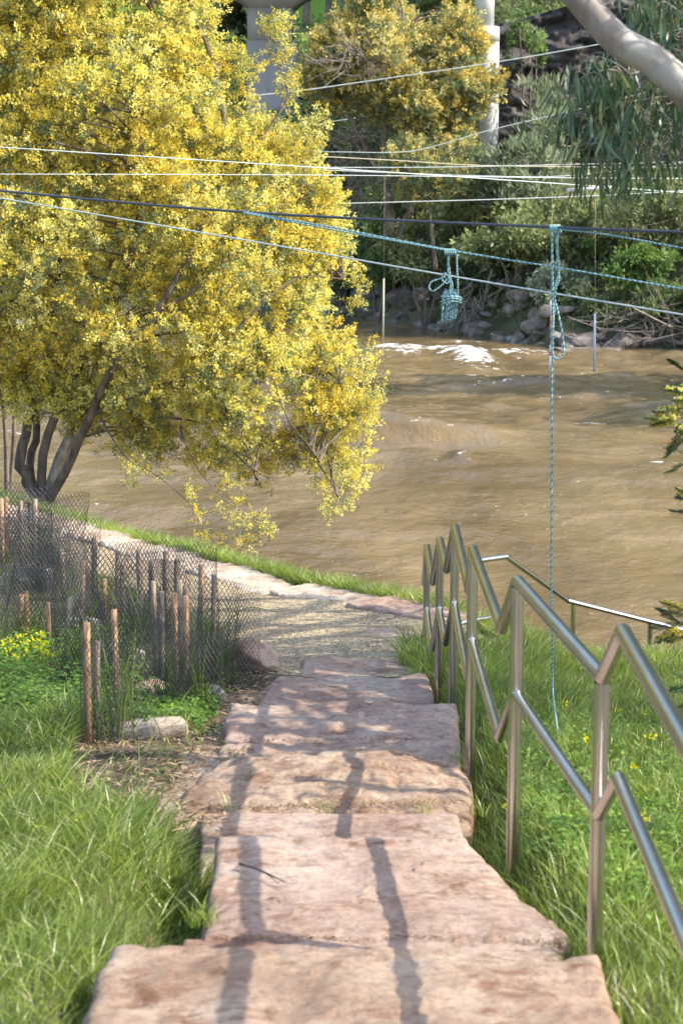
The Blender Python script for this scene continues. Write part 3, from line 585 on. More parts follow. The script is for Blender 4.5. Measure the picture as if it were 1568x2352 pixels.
# root flare down to the soil + low sprigs under the crown
q = P(95, 1150, YT); V, F = tube(np.array([[q[0]+.02, YT, float(G(q[0], YT))-.2], [q[0], YT, q[2]-.1], [q[0], YT, q[2]+.06]]), [.17, .12, .10], 12); mk('trunk', V, F, M['bark'], wt, smooth=True)
def sprig(parent, pts, y, r, fl='flower', lf='wleaf', n=7, ps=.022, L=.13, green=.3, jit=.09):
    a = Acc(); b = Acc(); tw = Acc()
    for (u, v) in pts:
        c = P(u, v, y+rng.normal()*.15); S = n; d = nrm(rdir(S)+[0, 0, -.25]); bb = c+rdir(S)*jit*rng.random((S, 1))
        g = rng.random(S) < green; rr = rng.random(S)
        if (~g).any(): V, F, q = sprays(bb[~g], d[~g], np.full((~g).sum(), L), 18, ps, L*.25, rr[~g]); a.add(V, F, r=q)
        V, F, q = sprays(bb, d, np.full(S, L), 8, ps*1.2, L*.25, rr, 2.2, .5); b.add(V, F, r=q)
    if a.V: a.obj('blossom', M[fl], parent, rnd=True)
    b.obj('leaves', M[lf], parent, rnd=True)
sprig(wt, [(300, 1060), (330, 1085), (300, 1100), (345, 1040), (380, 1090), (430, 1130), (452, 1180), (462, 1215), (470, 1240), (440, 1150), (500, 1165), (545, 1150), (530, 1185), (555, 1205), (568, 1225), (560, 1245), (505, 1120), (480, 1225), (498, 1240), (610, 1195), (618, 1215), (590, 1240), (575, 1195), (600, 1180), (520, 1100), (550, 1110), (740, 1160), (770, 1170)], YT-1.2, .1, green=.25)
sprig(wt, [(655, 50), (640, 75), (660, 105), (612, 60), (630, 40), (645, 125), (700, 290), (742, 262), (735, 300), (660, 190), (672, 225), (665, 180), (722, 330), (715, 345), (690, 300), (828, 640), (820, 690), (860, 895), (850, 930), (840, 850)], YT-.4, .1, n=17, green=.1, jit=.13)

# orange wattle on the far bank
poly2 = [(700, 190), (722, 150), (735, 100), (770, 55), (800, 20), (830, -30), (900, -60), (1010, -40), (1040, 10), (1075, 40), (1082, 90), (1098, 115), (1118, 155), (1138, 195), (1100, 240), (1065, 270), (1055, 300), (1050, 340), (1040, 350), (1000, 360), (960, 330), (920, 300), (870, 290), (830, 240), (780, 230), (740, 235)]
y2 = 59.
def P2(l): return [P(u, v, y2) for u, v in l]
st2 = [(P2([(900, 560), (890, 450), (880, 350), (900, 200), (930, 60)]), .16, .05, 'bark_far'), (P2([(910, 560), (960, 420), (1000, 300), (1050, 180)]), .14, .05, 'bark_far'), (P2([(880, 420), (820, 300), (770, 200), (740, 150)]), .09, .03, 'bark_far')]
wattle('wattle_tree', 'orange yellow wattle tree in front of the bridge piers on the far bank', poly2, y2, 2.2, 320, .46, 30, .30, .085, 16, st2, gap=.18, fl='flower_orange', green=.34, seed=8, lf='wleaf', base=(P(900, 560, y2)[0], y2, float(FZ(P(900, 560, y2)[0], y2))), twigr=.02, bark='bark_far')
poly3 = [(900, 340), (960, 330), (1080, 330), (1085, 400), (1040, 440), (1010, 480), (930, 470), (880, 400)]
wattle('wattle_tree', 'smaller sparse wattle with scattered yellow blossom below the orange tree', poly3, 57.5, 1.0, 70, .42, 22, .28, .06, 14, [([P(1000, 620, 57.5), P(990, 520, 57.5), P(985, 420, 57.5)], .08, .03, 'bark_far')], fl='flower_orange', green=.62, seed=9, base=P(1000, 640, 57.5), twigr=.018, bark='bark_far')

# ------------------------------------------------------------------ far trees and shrubs
def bush(name, label, u, v, y, ru, rv, mat, n=5000, ls=.16, cat='tree', up=0., seed=0, trunk=True, group='trees and shrubs of the far bank', lumps=14, wisp=1.0):
    s = y/4000; c = P(u, v, y); rx, rz = ru*s, rv*s; ry = (rx+rz)*.5
    zb = float(FZ(c[0], y)) if y > 40 else float(G(c[0], y)); zb = min(zb, c[2]-rz*.5)
    t = empty(name, (c[0], y, zb), label, cat, group)
    lumps = int(lumps*2.4); lc = rdir(lumps)*(rng.random((lumps, 1))**.4*.85)*[rx, ry, rz]+c; lr = (.15+.20*rng.random(lumps))
    i = rng.integers(0, lumps, n); d = rdir(n); rad = (rng.random(n)**.45)[:, None]*1.15
    p = lc[i]+d*rad*lr[i][:, None]*[rx*1.1, ry*1.1, rz*1.0]
    # break into small tufts
    tuft = fbm(p, 1/(ls*3.2), 2, seed) > .0; p = p[tuft]; d = d[tuft]; ii = i[tuft]
    p = np.maximum(p, [-1e9, -1e9, zb-.1])
    dd = nrm(d*.6+rdir(len(p))*.7+[0, 0, up]); r = np.clip(.5+rng.normal(size=len(p))*.2+(rng.random(lumps)[ii]-.5)*.5, 0, 1)
    V, F = leaves(p, dd, 1.25*ls*(.6+.8*rng.random(len(p))), ls*.55*wisp); mk('crown', V, F, M[mat], t, rnd=r)
    a = Acc()
    for k in range(3): 
        e = lc[k]; b0 = np.array([c[0]+rng.normal()*.1, y, zb-.15]); a.add(*tube(smoothpath([b0, (b0+e)/2+rng.normal(size=3)*.15*rz, e], 10), [.03*rz+.03, .012*rz+.01], 6))
    for k in range(3, lumps, 2):
        a.add(*tube(smoothpath([lc[k % 3], (lc[k]+lc[k % 3])/2+rng.normal(size=3)*.1*rz, lc[k]], 6), [.02, .008], 4, False))
    a.obj('trunk', M['bark_far'], t, smooth=True); return t
bush('she_oak', 'tall wispy grey green tree right of the slim white pier', 1245, 300, 60, 95, 110, 'greygreen', 9000, .26, up=.9, seed=1, wisp=.45, lumps=20)
bush('she_oak', 'broad grey green tree in the middle of the far bank', 1180, 410, 58, 120, 90, 'greygreen', 9000, .24, up=.6, seed=2, wisp=.5, lumps=20)
bush('shrub_tree', 'olive rounded tree below the grey green ones, behind the hanging rope', 1180, 540, 56, 130, 90, 'olive', 9000, .17, seed=3, lumps=22)
bush('shrub_tree', 'dense mid green bush above the boulders, left of the coiled rope', 870, 570, 62, 110, 85, 'midgreen', 7000, .17, seed=4, lumps=20)
bush('shrub_tree', 'olive bush hanging over the boulders behind the coiled rope', 985, 560, 59, 120, 85, 'olive', 8000, .16, seed=5, lumps=22)
bush('shrub_tree', 'mid green shrub just above the wires and beside the sparse wattle', 930, 455, 62, 120, 60, 'midgreen', 6000, .17, seed=6, lumps=18)
bush('shrub_tree', 'yellowish olive shrub at the middle of the far bank', 1080, 470, 60, 90, 60, 'paleolive', 5000, .16, seed=16, lumps=16)
bush('shrub_tree', 'pale olive thicket at the right edge under the gum leaves', 1490, 480, 54, 130, 100, 'paleolive', 9000, .15, seed=7, lumps=24)
bush('shrub_tree', 'olive thicket behind the lower gum leaves', 1340, 520, 56, 100, 100, 'olive', 8000, .16, seed=8, lumps=20)
bush('shrub', 'grey green low bush overhanging the water behind the long hanging rope', 1290, 660, 54, 85, 58, 'greygreen', 6000, .14, seed=9, cat='shrub', lumps=18)
bush('shrub', 'bright green leafy shrub on the far bank near the right edge', 1465, 610, 52.5, 90, 55, 'bright', 7000, .15, seed=10, cat='shrub', lumps=18)
bush('shrub', 'bright green low shrub above the driftwood at the right edge', 1550, 690, 51.5, 90, 55, 'midgreen', 5000, .14, seed=11, cat='shrub')
bush('shrub', 'lime green patch of shrub under the taut dark cable', 1410, 560, 55, 70, 40, 'bright', 4000, .13, seed=12, cat='shrub')
bush('dark_tree', 'dark evergreen between the thick pier and the orange tree', 735, 330, 72, 80, 120, 'darkgreen', 8000, .2, seed=13, lumps=20)
bush('dark_tree', 'dark tree below the thick bridge pier', 650, 420, 70, 120, 110, 'darkgreen', 8000, .2, seed=14, lumps=20)
bush('dark_tree', 'dark green bush left of the thick pier at the top of the photo', 520, 60, 82, 62, 60, 'darkgreen', 6000, .2, seed=15)
bush('dark_tree', 'dark green shrubs right of the rock face behind the gum limb', 1430, 270, 62, 120, 110, 'midgreen', 9000, .2, seed=17, lumps=22)
bush('dark_tree', 'deep shaded bush overhanging the boulders in the middle', 1130, 640, 57.5, 80, 50, 'darkgreen', 5000, .16, seed=18)
bush('shrub', 'shaded green shrub above the waterline left of the coiled rope', 790, 600, 65, 60, 60, 'darkgreen', 4500, .18, seed=19, cat='shrub')
bush('shrub', 'leafy shrub above the far boulders at the right', 1380, 720, 52.5, 50, 40, 'olive', 4000, .13, seed=20, cat='shrub')
bush('shrub', 'green creeper spilling over the left of the dark rock face', 1200, 105, 62, 50, 60, 'midgreen', 4000, .16, lumps=9, seed=31, cat='shrub')
bush('shrub', 'green shrub growing on top of the dark rock face', 1250, 60, 72, 120, 45, 'midgreen', 6000, .2, seed=21, cat='shrub')
bush('dark_tree', 'olive tree crown at the top edge right of the slim pier', 1200, -30, 88, 90, 60, 'olive', 5000, .22, seed=22)
bush('dark_tree', 'olive tree crown at the top edge right of the rock face', 1440, 40, 78, 150, 120, 'olive', 9000, .22, seed=23, lumps=20)
bush('shrub', 'grey green wattle foliage at the left edge behind the yellow tree', 5, 860, 23.5, 75, 95, 'greygreen', 6000, .07, seed=24, cat='shrub', group='grey shrubs at the left edge')
for (u, y, hgt, lb) in [(752, 97, 8, 'thin bare trunk on the bright lawn near the thick pier'), (775, 99, 9, 'second slim trunk on the far lawn just right of the first'), (702, 95, 9, 'reddish trunk on the far lawn hugging the thick pier'), (1150, 90, 9, 'slim trunk at the top edge right of the white pier'), (1172, 92, 9, 'reddish slim trunk at the top edge above the rock face')]:
    p = P(u, 0, y); z = float(FZ(p[0], y)); t = empty('gum_tree', (p[0], y, z), lb, 'tree', 'slim trees on the far terrace')
    V, F = tube(smoothpath([(p[0], y, z-.3), (p[0]+.15, y, z+hgt*.5), (p[0]-.1, y, z+hgt)], 10), [.2, .12], 8); mk('trunk', V, F, M['bark_far'], t, smooth=True)
    q = np.array([p[0], y, z+hgt])+rng.normal(size=(2600, 3))*[1.3, 1.3, 1.0]; V, F = leaves(q, rdir(2600), .25, .1); mk('crown', V, F, M['olive'], t, rnd=rng.random(2600))
for (x, y, hh, lb) in [(18.5, 37.5, 14, 'tallest river she-oak beyond the right edge of the photo'), (20.5, 32, 13, 'river she-oak beyond the right edge, closest to the camera')]:
    z = float(FZ(x, y)); t = empty('she_oak', (x, y, z), lb, 'tree', 'shade trees beyond the right edge')
    V, F = tube(smoothpath([(x, y, z-.4), (x+.2, y, z+hh*.5), (x, y, z+hh)], 12), [.28, .2, .06], 8); mk('trunk', V, F, M['bark_far'], t, smooth=True)
    q = np.random.default_rng(int(x*7)); L_ = 46; lc = np.array([x, y, z+hh*.62])+nrm(q.normal(size=(L_, 3)))*(q.random((L_, 1))**.5)*[3.6, 3.2, hh*.40]; i = q.integers(0, L_, 9000); p = lc[i]+q.normal(size=(9000, 3))*.42
    V, F = leaves(p, nrm(rdir(9000)+[0, 0, -.5]), .32, .16); mk('crown', V, F, M['greygreen'], t, rnd=q.random(9000))
# undergrowth and far woodland, uncountable
n = 130000; X = rng.uniform(-16, 20, n); T = rng.uniform(.6, 40, n)**1.0; Y = far_y(X)+T; Z = FZ(X, Y)
ok = ~((X > 5.0) & (X < 11.5) & (Y > 57) & (Y < 67) & (rng.random(n) < .85)) & ~((T > 19) & (X < 3) & (rng.random(n) < .9)); X, Y, Z, T = X[ok], Y[ok], Z[ok], T[ok]
hh = np.clip(fbm(np.stack([X, Y, X*0], -1), .45, 3, 61)+.35, .02, 1)*.8; p = np.stack([X, Y, Z+hh*rng.random(len(X))], -1)
V, F = leaves(p, nrm(rdir(len(p))+[0, -.2, .5]), .22*(.5+rng.random(len(p))), .10); tag(mk('undergrowth', V, F, M['undergrowth'], rnd=rng.random(len(p))), 'leafy undergrowth covering the far bank', 'undergrowth', kind='stuff')
n = 60000; X = rng.uniform(-45, 45, n); Y = far_y(X)+rng.uniform(40, 75, n); Z = FZ(X, Y)+rng.random(n)**1.3*9*np.clip(fbm(np.stack([X, Y, X*0], -1), .18, 2, 66)+.8, .2, 1.5); p = np.stack([X, Y, Z], -1)
V, F = leaves(p, rdir(n), .7, .42); tag(mk('woodland', V, F, M['olive'], rnd=rng.random(n)), 'wood covering the hill beyond the bridge', 'woodland', kind='stuff')

# dead branches, roots, driftwood
def tangle(name, label, cat, cen, dims, n, L, r, seed, down=0., mat='twig', group=None):
    q = np.random.default_rng(seed); a = Acc(); c0 = np.asarray(cen)
    for _ in range(n):
        s = c0+q.normal(size=3)*np.asarray(dims)*.5; d = nrm(q.normal(size=3)+[0, 0, -down]); l = L*(.4+q.random())
        m = s+d*l*.5+q.normal(size=3)*l*.12; e = s+d*l+q.normal(size=3)*l*.15
        a.add(*tube(smoothpath([s, m, e], 6), [r*(.5+q.random()), r*.3], 4, False))
        for _k in range(2): f = m+nrm(q.normal(size=3)+d)*l*.35; a.add(*tube(smoothpath([m, (m+f)/2+q.normal(size=3)*l*.04, f], 4), [r*.4, r*.2], 3, False))
    o = a.obj(name, M[mat]); return tag(o, label, cat, group)
tangle('driftwood', 'heap of pale driftwood and dead cane on the far shore at the right edge', 'driftwood', P(1510, 755, 51.5), (1.6, .6, .5), 90, 1.5, .022, 1)
tangle('exposed_roots', 'tangle of bare roots hanging over the boulders beside the coiled rope', 'roots', P(1110, 690, 57), (.9, .5, .9), 70, 1.2, .02, 2, 1.4)
tangle('exposed_roots', 'bare roots in the dark hollow left of the long hanging rope', 'roots', P(1190, 660, 56), (.7, .5, .8), 30, 1.1, .02, 3, 1.2)
tangle('dead_branches', 'pale leafless branches at the upper left of the orange tree', 'branch', P(815, 140, 57), (1.2, .3, .5), 46, 1.1, .02, 4, -.1)
tangle('dead_branches', 'bare grey branches below the left side of the orange tree', 'branch', P(800, 330, 60), (1.6, .6, 1.2), 60, 1.8, .024, 5, .3)
tangle('dead_branches', 'thin dry branches leaning down from the shrub near the lower wires', 'branch', P(830, 410, 60), (1.2, .5, .8), 40, 1.6, .022, 6, .5)
tangle('dead_branches', 'fine bare twigs at the right edge below the gum leaves', 'branch', P(1520, 330, 9), (.18, .2, .12), 60, .22, .0022, 7, .1, 'bark_pale')

# ------------------------------------------------------------------ ropes across the river
def rope(name, label, pts, r, style='white', group='ropes and cables stretched across the river', n=160, parent=None, k=6, per=4, cat='rope', part=None, step=2):
    q = smoothpath(pts, n); V, F = tube(q, r, k)
    nf = (n-1)*k; fi = np.arange(nf); seg = fi//k; an = fi % k
    if style == 'stripe': mi = np.concatenate([((seg+an*step//2) % per < per//2+0).astype(int), [0, 0]]); mats = [M['blue'], M['white']]
    else: mi = None; mats = M[style]
    o = mk(part or name, V, F, mats, parent, mi=mi, smooth=True)
    if parent is None: tag(o, label, cat, group)
    return o
rope('cable', 'thick dark grey cable holding the hanging rope knot', [P(-300, 405, 12.6), P(0, 438, 12), P(560, 487, 10.7), P(1270, 522, 9.2), P(1568, 533, 8.8), P(1900, 545, 8.4)], .0088, 'rope_dark', n=60)
rope('rope', 'blue and white rope running from the dark cable down right past the coil', [P(560, 487, 10.66), P(760, 522, 10.3), P(1040, 576, 9.8), P(1300, 618, 9.4), P(1568, 664, 9.0), P(1800, 700, 8.7)], .0056, 'stripe', n=420)
rope('rope', 'second rope strand lying against the first, ending at the coil', [P(560, 489, 10.64), P(760, 527, 10.28), P(900, 552, 10.0), P(1052, 580, 9.78)], .0045, 'stripe', n=220)
rope('rope', 'lowest thin white rope slanting down behind the coil', [P(-300, 408, 13.5), P(0, 455, 12.6), P(560, 551, 11.2), P(1000, 628, 10.2), P(1568, 723, 9.1), P(1900, 775, 8.6)], .0052, 'rope_white', n=60)
rope('rope', 'pale blue rope from the knot to the right edge below the dark cable', [P(1278, 526, 9.18), P(1400, 540, 9.0), P(1568, 570, 8.7), P(1900, 625, 8.2)], .0050, 'stripe', n=200)
rope('rope', 'white rope crossing in front of the yellow tree at the upper left', [P(-300, 318, 17), P(0, 338, 16.5), P(700, 383, 17), P(1080, 408, 18), P(1400, 430, 19), P(1568, 442, 20), P(1900, 458, 21)], .0058, 'rope_white', n=60)
rope('rope', 'thin blue white rope level across the yellow tree', [P(-300, 400, 17.2), P(0, 400, 17), P(700, 402, 18), P(1250, 408, 19), P(1568, 410, 20), P(1900, 410, 21)], .0045, 'rope_white', n=60)
F1 = lambda l, y: [P(u, v, y+i*.3) for i, (u, v) in enumerate(l)]
for (lb, l, y, r, st) in [('cream rope just below the orange tree', [(690, 357), (900, 368), (1100, 380), (1300, 383), (1568, 386), (1800, 388)], 31, .008, 'rope_cream'),
                          ('white rope level behind the gum leaf tips', [(690, 385), (1000, 384), (1300, 378), (1568, 372), (1800, 366)], 30, .008, 'rope_white'),
                          ('white rope meeting others at the crossing left of the gum leaves', [(690, 388), (900, 397), (1100, 404), (1300, 404), (1568, 374), (1800, 350)], 28, .0075, 'rope_white'),
                          ('lower white rope rising slightly to the right edge', [(560, 474), (720, 469), (1100, 459), (1380, 449), (1568, 438), (1800, 424)], 26, .0075, 'rope_white'),
                          ('faint grey rope at the left below the orange tree', [(640, 347), (780, 349), (900, 350), (980, 340), (1120, 300), (1280, 262), (1450, 220), (1700, 150)], 48, .010, 'rope_white'),
                          ('short dim rope left of the orange tree', [(600, 295), (740, 282), (870, 262), (1100, 225), (1300, 170), (1500, 130), (1700, 90)], 64, .014, 'rope_white'),
                          ('highest white rope right of the slim pier', [(560, 222), (690, 208), (840, 187), (1130, 144), (1340, 108), (1600, 60)], 52, .014, 'rope_white')]:
    rope('rope', lb, F1(l, y), r, st, n=50)
a, b = P(1300, 437, 27), P(1425, 428, 27); rope('spreader_bar', 'bright white spreader bar held between the ropes', [a, (a+b)/2, b], .03, 'pole_w', n=4, cat='bar')

# coiled rope hung on a line
yc = 9.8; t = empty('coiled_rope', P(1036, 578, yc), 'coil of blue rope hanging in a bundle from the slanting rope', 'rope')
sc = yc/4000
def LP(l, dy=0.): return [P(u, v, yc-.01+dy) for u, v in l]
for i, l in enumerate([[(1030, 578), (1028, 610), (1030, 645), (1022, 650), (1014, 640), (1020, 628), (1030, 636), (1034, 660), (1031, 690)], [(1026, 640), (1014, 655), (995, 668), (985, 662), (990, 648), (1010, 640), (1022, 636)], [(1048, 580), (1049, 620), (1051, 660), (1050, 690)], [(1034, 580), (1030, 600), (1034, 640), (1038, 655), (1036, 690)]]):
    rope('strand', None, LP(l), .0052, 'stripe', n=80, parent=t, part='strand')
for i in range(6): rope('strand', None, [P(1026+i*4.5-6, 572, yc-.012), P(1028+i*4.5-6, 580, yc-.02), P(1030+i*4.5-6, 588, yc), P(1027+i*4.5-6, 574, yc+.012)], .0056, 'stripe', n=14, parent=t, part='knot')
for i in range(20):
    a = rng.uniform(-1, 1); uc = 1034+a*11; wu = rng.uniform(3, 9); dy = rng.uniform(-.035, .035)*(1-abs(a)*.5); vb = 733+rng.uniform(-7, 4)+a*-3; vt = 664+rng.uniform(-4, 8); tilt = rng.uniform(-3, 3)
    l = [(uc-wu*.3, vt+5), (uc-wu*.8, vt+22), (uc-wu-tilt, vt+50), (uc-wu*.6-tilt-3, vb), (uc+wu*.4-3, vb+2), (uc+wu, vt+50), (uc+wu*.8, vt+22), (uc+wu*.3, vt+3), (uc-wu*.3, vt+5)]
    l = [(u+rng.normal()*2.2, v+rng.normal()*2.5) for u, v in l[:-1]]; l.append(l[0]); rope('strand', None, [P(u, v, yc+dy+rng.normal()*.006) for u, v in l], .0050, 'stripe', n=70, parent=t, part='loop')
for i in range(3):
    v0 = 684+i*6.5; th = np.linspace(0, 2*math.pi*1.02, 26); l = [P(1036+23*math.cos(x)*(1-.03*i), v0+(3-3*i)*math.cos(x)+3*math.sin(x)+2*math.sin(x*2+i), yc+.052*math.sin(x)) for x in th]; rope('strand', None, l, .0056, 'stripe', n=60, parent=t, part='wrap')
# long hanging rope tied in a bight
yk = 9.2; t = empty('hanging_rope', P(1270, 522, yk), 'long blue rope knotted to the dark cable and trailing down to the grass', 'rope')
gz = hit(1281, 1715)
for l in [[(1266, 524), (1267, 600), (1268, 690), (1266, 760), (1268, 812), (1280, 824), (1293, 810), (1290, 765), (1281, 720), (1274, 690), (1276, 660), (1283, 640), (1279, 600), (1276, 524)],
          [(1281, 526), (1279, 570), (1283, 620), (1273, 660), (1272, 700), (1269, 760), (1268, 830)]]:
    rope('strand', None, [P(u, v, yk-.012) for u, v in l], .0060, 'stripe', n=170, parent=t, part='loop')
rope('strand', None, [P(1266, 524, yk-.02), P(1269, 700, yk-.02), P(1267, 830, yk), P(1266, 1060, yk+.01), P(1265, 1300, yk+.02), P(1267, 1450, yk+.05), P(1269, 1590, yk+.1), P(1277, 1660, gz[1]), P(1280, 1712, gz[1])], .0055, 'stripe', n=460, parent=t, part='tail')
for i in range(8): rope('strand', None, [P(1262+i*3, 516, yk-.016), P(1264+i*3, 528, yk-.022), P(1266+i*3, 536, yk), P(1263+i*3, 517, yk+.014)], .006, 'stripe', n=12, parent=t, part='knot')

# slalom poles
def gate(label, u, vt, vb, v0, y, r, mats, bands):
    t = empty('hanging_pole', P(u, vt, y), label, 'pole', 'poles hanging over the river'); 
    V, F = tube(np.array([P(u+2, v0, y), P(u+1, (v0+vt)/2, y), P(u, vt, y)]), r*.09, 5); mk('string', V, F, M['rope_cream'], t)
    for i, (m, a_, b_) in enumerate(bands): V, F = tube(np.array([P(u-(a_-vt)*.012, a_, y), P(u-(b_-vt)*.012, b_, y)]), r, 10); mk('pole', V, F, M[m], t, smooth=True)
gate('cream slalom pole hanging above the river close to the yellow tree', 881, 640, 786, 405, 44, .020, None, [('rope_cream', 640, 786)])
gate('red and white slalom pole beside the long hanging rope', 1265, 690, 856, 440, 43, .029, None, [('pole_w', 690, 722), ('pole_r', 722, 792), ('pole_w', 792, 808), ('pole_r', 808, 816), ('pole_w', 816, 856)])
gate('plain pale grey slalom pole right of the long hanging rope', 1365, 720, 854, 440, 43, .028, None, [('pole_g', 720, 854)])

# ------------------------------------------------------------------ gum tree, upper right
gy = 7.0; GT = [P(2100, 900, gy+.6), P(1900, 560, gy+.4), P(1680, 300, gy+.1), P(1568, 202, gy), P(1500, 140, gy), P(1420, 95, gy), P(1345, 15, gy), P(1290, -50, gy), P(1150, -240, gy+.2)]
gx, gyy = 3.6, 10.0; gt = empty('gum_tree', (gx, gyy, float(G(gx, gyy))), 'smooth grey barked gum limb with drooping leaves at the top right corner', 'tree')
V, F = tube(smoothpath([(gx, gyy, float(G(gx, gyy))-.2), (gx-.05, gyy-.2, 3.2), (3.3, 9.2, 4.2), (2.9, 8.2, 4.1), GT[0]], 30), [.22, .16, .12], 16); mk('trunk', V, F, M['gum'], gt, smooth=True)
q = smoothpath(GT, 90); V, F = tube(q, [.12, .095, .078, .066, .062, .060, .056, .05, .04], 20); V = V+nrm(V-V.mean(0))*(fbm(V, 9, 3, 3)*.005)[:, None]; mk('limb', V, F, M['gum'], gt, smooth=True)
q = P(1398, 55, gy); V, F = tube(np.array([P(1392, 56, gy-.06), P(1430, 60, gy-.05), P(1350, 53, gy-.09)]), [.004, .003], 5)
def gumleaves(C, n, spread, L=.105, W=.013, mat='gumleaf', name='leaves', down=1.0):
    C = np.asarray(C); N = len(C)*n; c = np.repeat(C, n, 0)+rng.normal(size=(N, 3))*spread; d = nrm(rdir(N)*.42+[0, 0, -down]); s = nrm(np.cross(d, rdir(N))); bd = nrm(rdir(N)*[1, 1, .3]); L = L*(.55+.7*rng.random(N))[:, None]; W = W*(.7+.6*rng.random(N))[:, None]
    a0 = c; a1 = c+d*L*.33+bd*L*.04; a2 = c+d*L*.68+bd*L*.14; a3 = c+d*L+bd*L*.32
    V = np.stack([a0, a1+s*W*.5, a1-s*W*.5, a2+s*W*.45, a2-s*W*.45, a3], 1).reshape(-1, 3); k = np.arange(N)[:, None]*6
    F = [k+[0, 1, 2], np.concatenate([k+0+np.array([1, 3, 4, 2])], 0), k+[3, 5, 4]]
    r = np.clip(.45+rng.normal(size=N)*.25, 0, 1); return V, F, np.concatenate([r, r, r])
cl_ = []; tw = Acc()
def twigline(l, y, r=.005, k=9, jit=10):
    q = smoothpath([P(u, v, y+rng.normal()*.06) for u, v in l], 20); tw.add(*tube(q, [r, r*.35], 5, False))
    for i in range(4, 20):
        if rng.random() < .8:
            e = q[i]+rng.normal(size=3)*[.07, .12, .05]+[0, 0, -.03]; tw.add(*tube(smoothpath([q[i], (q[i]+e)/2+[0, 0, .015], e], 5), [r*.4, r*.2], 3, False)); cl_.append(e)
for l in [[(1490, 150), (1450, 170), (1400, 160), (1350, 170), (1310, 200)], [(1500, 180), (1440, 200), (1380, 200), (1330, 230), (1300, 270)], [(1540, 220), (1470, 230), (1410, 240), (1370, 270), (1340, 290)], [(1480, 190), (1440, 250), (1420, 300), (1430, 350), (1390, 370)],
          [(1440, 210), (1420, 280), (1400, 330), (1390, 360), (1380, 385)], [(1440, 300), (1470, 340), (1500, 380)], [(1500, 200), (1490, 260), (1480, 300), (1500, 330)], [(1600, 100), (1540, 60), (1480, 30), (1430, 20)], [(1600, 60), (1550, 20), (1500, -10), (1440, -20)],
          [(1640, 180), (1590, 130), (1540, 110), (1500, 80)], [(1640, 240), (1600, 250), (1560, 230), (1530, 240)], [(1640, 100), (1600, 90), (1550, 90), (1520, 50)], [(1640, 200), (1600, 170), (1570, 130), (1550, 100)], [(1450, 180), (1420, 150), (1370, 130), (1340, 140)]]: twigline(l, gy+.30+rng.random()*.25)
tw.obj('twigs', M['bark_pale'], gt); V, F, r = gumleaves(cl_, 7, (.04, .07, .035), .115); mk('leaves', V, F, M['gumleaf'], gt, rnd=r)
# the crown overhead to the right of the frame, which dapples the lawn and steps
base = np.array([2.2, 9.2, 2.0]); C = []
for (lx, ly, s, nn, sp) in [(1.9, 11.0, 4.2, 60, 1.0), (2.9, 9.0, 4.6, 50, .65), (2.2, 8.2, 4.6, 10, .4), (2.6, 12.0, 4.2, 50, .9), (-.1, 12.8, 5.0, 22, .7), (.5, 11.9, 5.2, 12, .5), (.9, 12.8, 4.8, 22, .5), (.2, 13.6, 5.2, 20, .7), (-2.2, 9.5, 6.2, 10, .5), (-2.1, 7.6, 6.0, 24, .6), (3.0, 6.5, 4.6, 20, .6), (.6, 10.3, 5.2, 3, .3)]:
    g = np.array([lx, ly, float(G(lx, ly))])+np.array(SUN)*s; C.append(g+rng.normal(size=(nn, 3))*[sp, sp, sp*.6])
C.append(P(1440, 100, gy)+np.array(SUN)*1.6+rng.normal(size=(16, 3))*[.35, .3, .2]); C = np.concatenate(C); ok = (C[:, 0]/C[:, 1] > .26) | (C[:, 2] > H+.09*C[:, 1]+.5); C = C[ok]  # first clumps here are added out of view to shade the limb
a = Acc(); hub = np.array([3.6, 10.0, 6.0]); a.add(*tube(smoothpath([(3.3, 9.2, 4.2), (3.6, 9.8, 5.0), hub, (3.4, 10.2, 7.5)], 12), [.12, .05], 8))
for c in C[::2]: a.add(*tube(smoothpath([hub, (hub+c)/2+[0, 0, .25], c], 7), [.018, .005], 4, False))
lm = []  # limbs added out of view, set sunward to band steps and path with shadow
for (yt, xa, xb, rr) in [(6.62, -.9, 1.0, .032), (7.15, -.2, 1.0, .028), (7.72, -.9, 1.1, .034), (8.05, -.6, 1.0, .03), (8.42, -1.0, 1.0, .03), (8.8, -.9, 1.0, .035), (9.15, -.3, 1.1, .03), (9.5, -.8, 1.0, .04), (9.95, -.8, 1.0, .04), (10.4, -.7, 1.0, .04), (8.25, -.2, 1.0, .03), (8.62, -.8, .6, .03), (9.3, -.8, .5, .03), (11.0, -.8, 1.2, .05), (11.6, -1.0, 1.3, .06), (12.1, -1.2, 1.3, .05), (12.7, -1.0, 1.3, .07), (13.3, -1.4, 1.2, .07), (13.9, -1.6, .8, .07)]:
    g = np.array([0, yt, H-2.6]); s_ = 3.4+max(0, yt-7)*.5; rr = max(rr, .036); p0 = g+[xa, .12+rng.normal()*.05, 0]+np.array(SUN)*s_; p1 = g+[xb, -.05+rng.normal()*.05, 0]+np.array(SUN)*(s_+.4)
    q = smoothpath([p0, (p0*2+p1)/3+rng.normal(size=3)*.03, (p0+2*p1)/3+rng.normal(size=3)*.03, p1, (p1+hub)/2+[0, 0, .1], hub], 26); a.add(*tube(q, [rr*.8, rr, rr, .03], 6)); lm += [q[i]+rng.normal(size=3)*.05 for i in range(0, 13, 3)]
a.obj('branches', M['bark_pale'], gt); V, F, r = gumleaves(np.array(lm), 9, (.12, .05, .05), .13, .02); mk('leaves', V, F, M['gumleaf'], gt, rnd=r); V, F, r = gumleaves(C, 42, (.16, .16, .14), .13, .02); mk('crown', V, F, M['gumleaf'], gt, rnd=r)

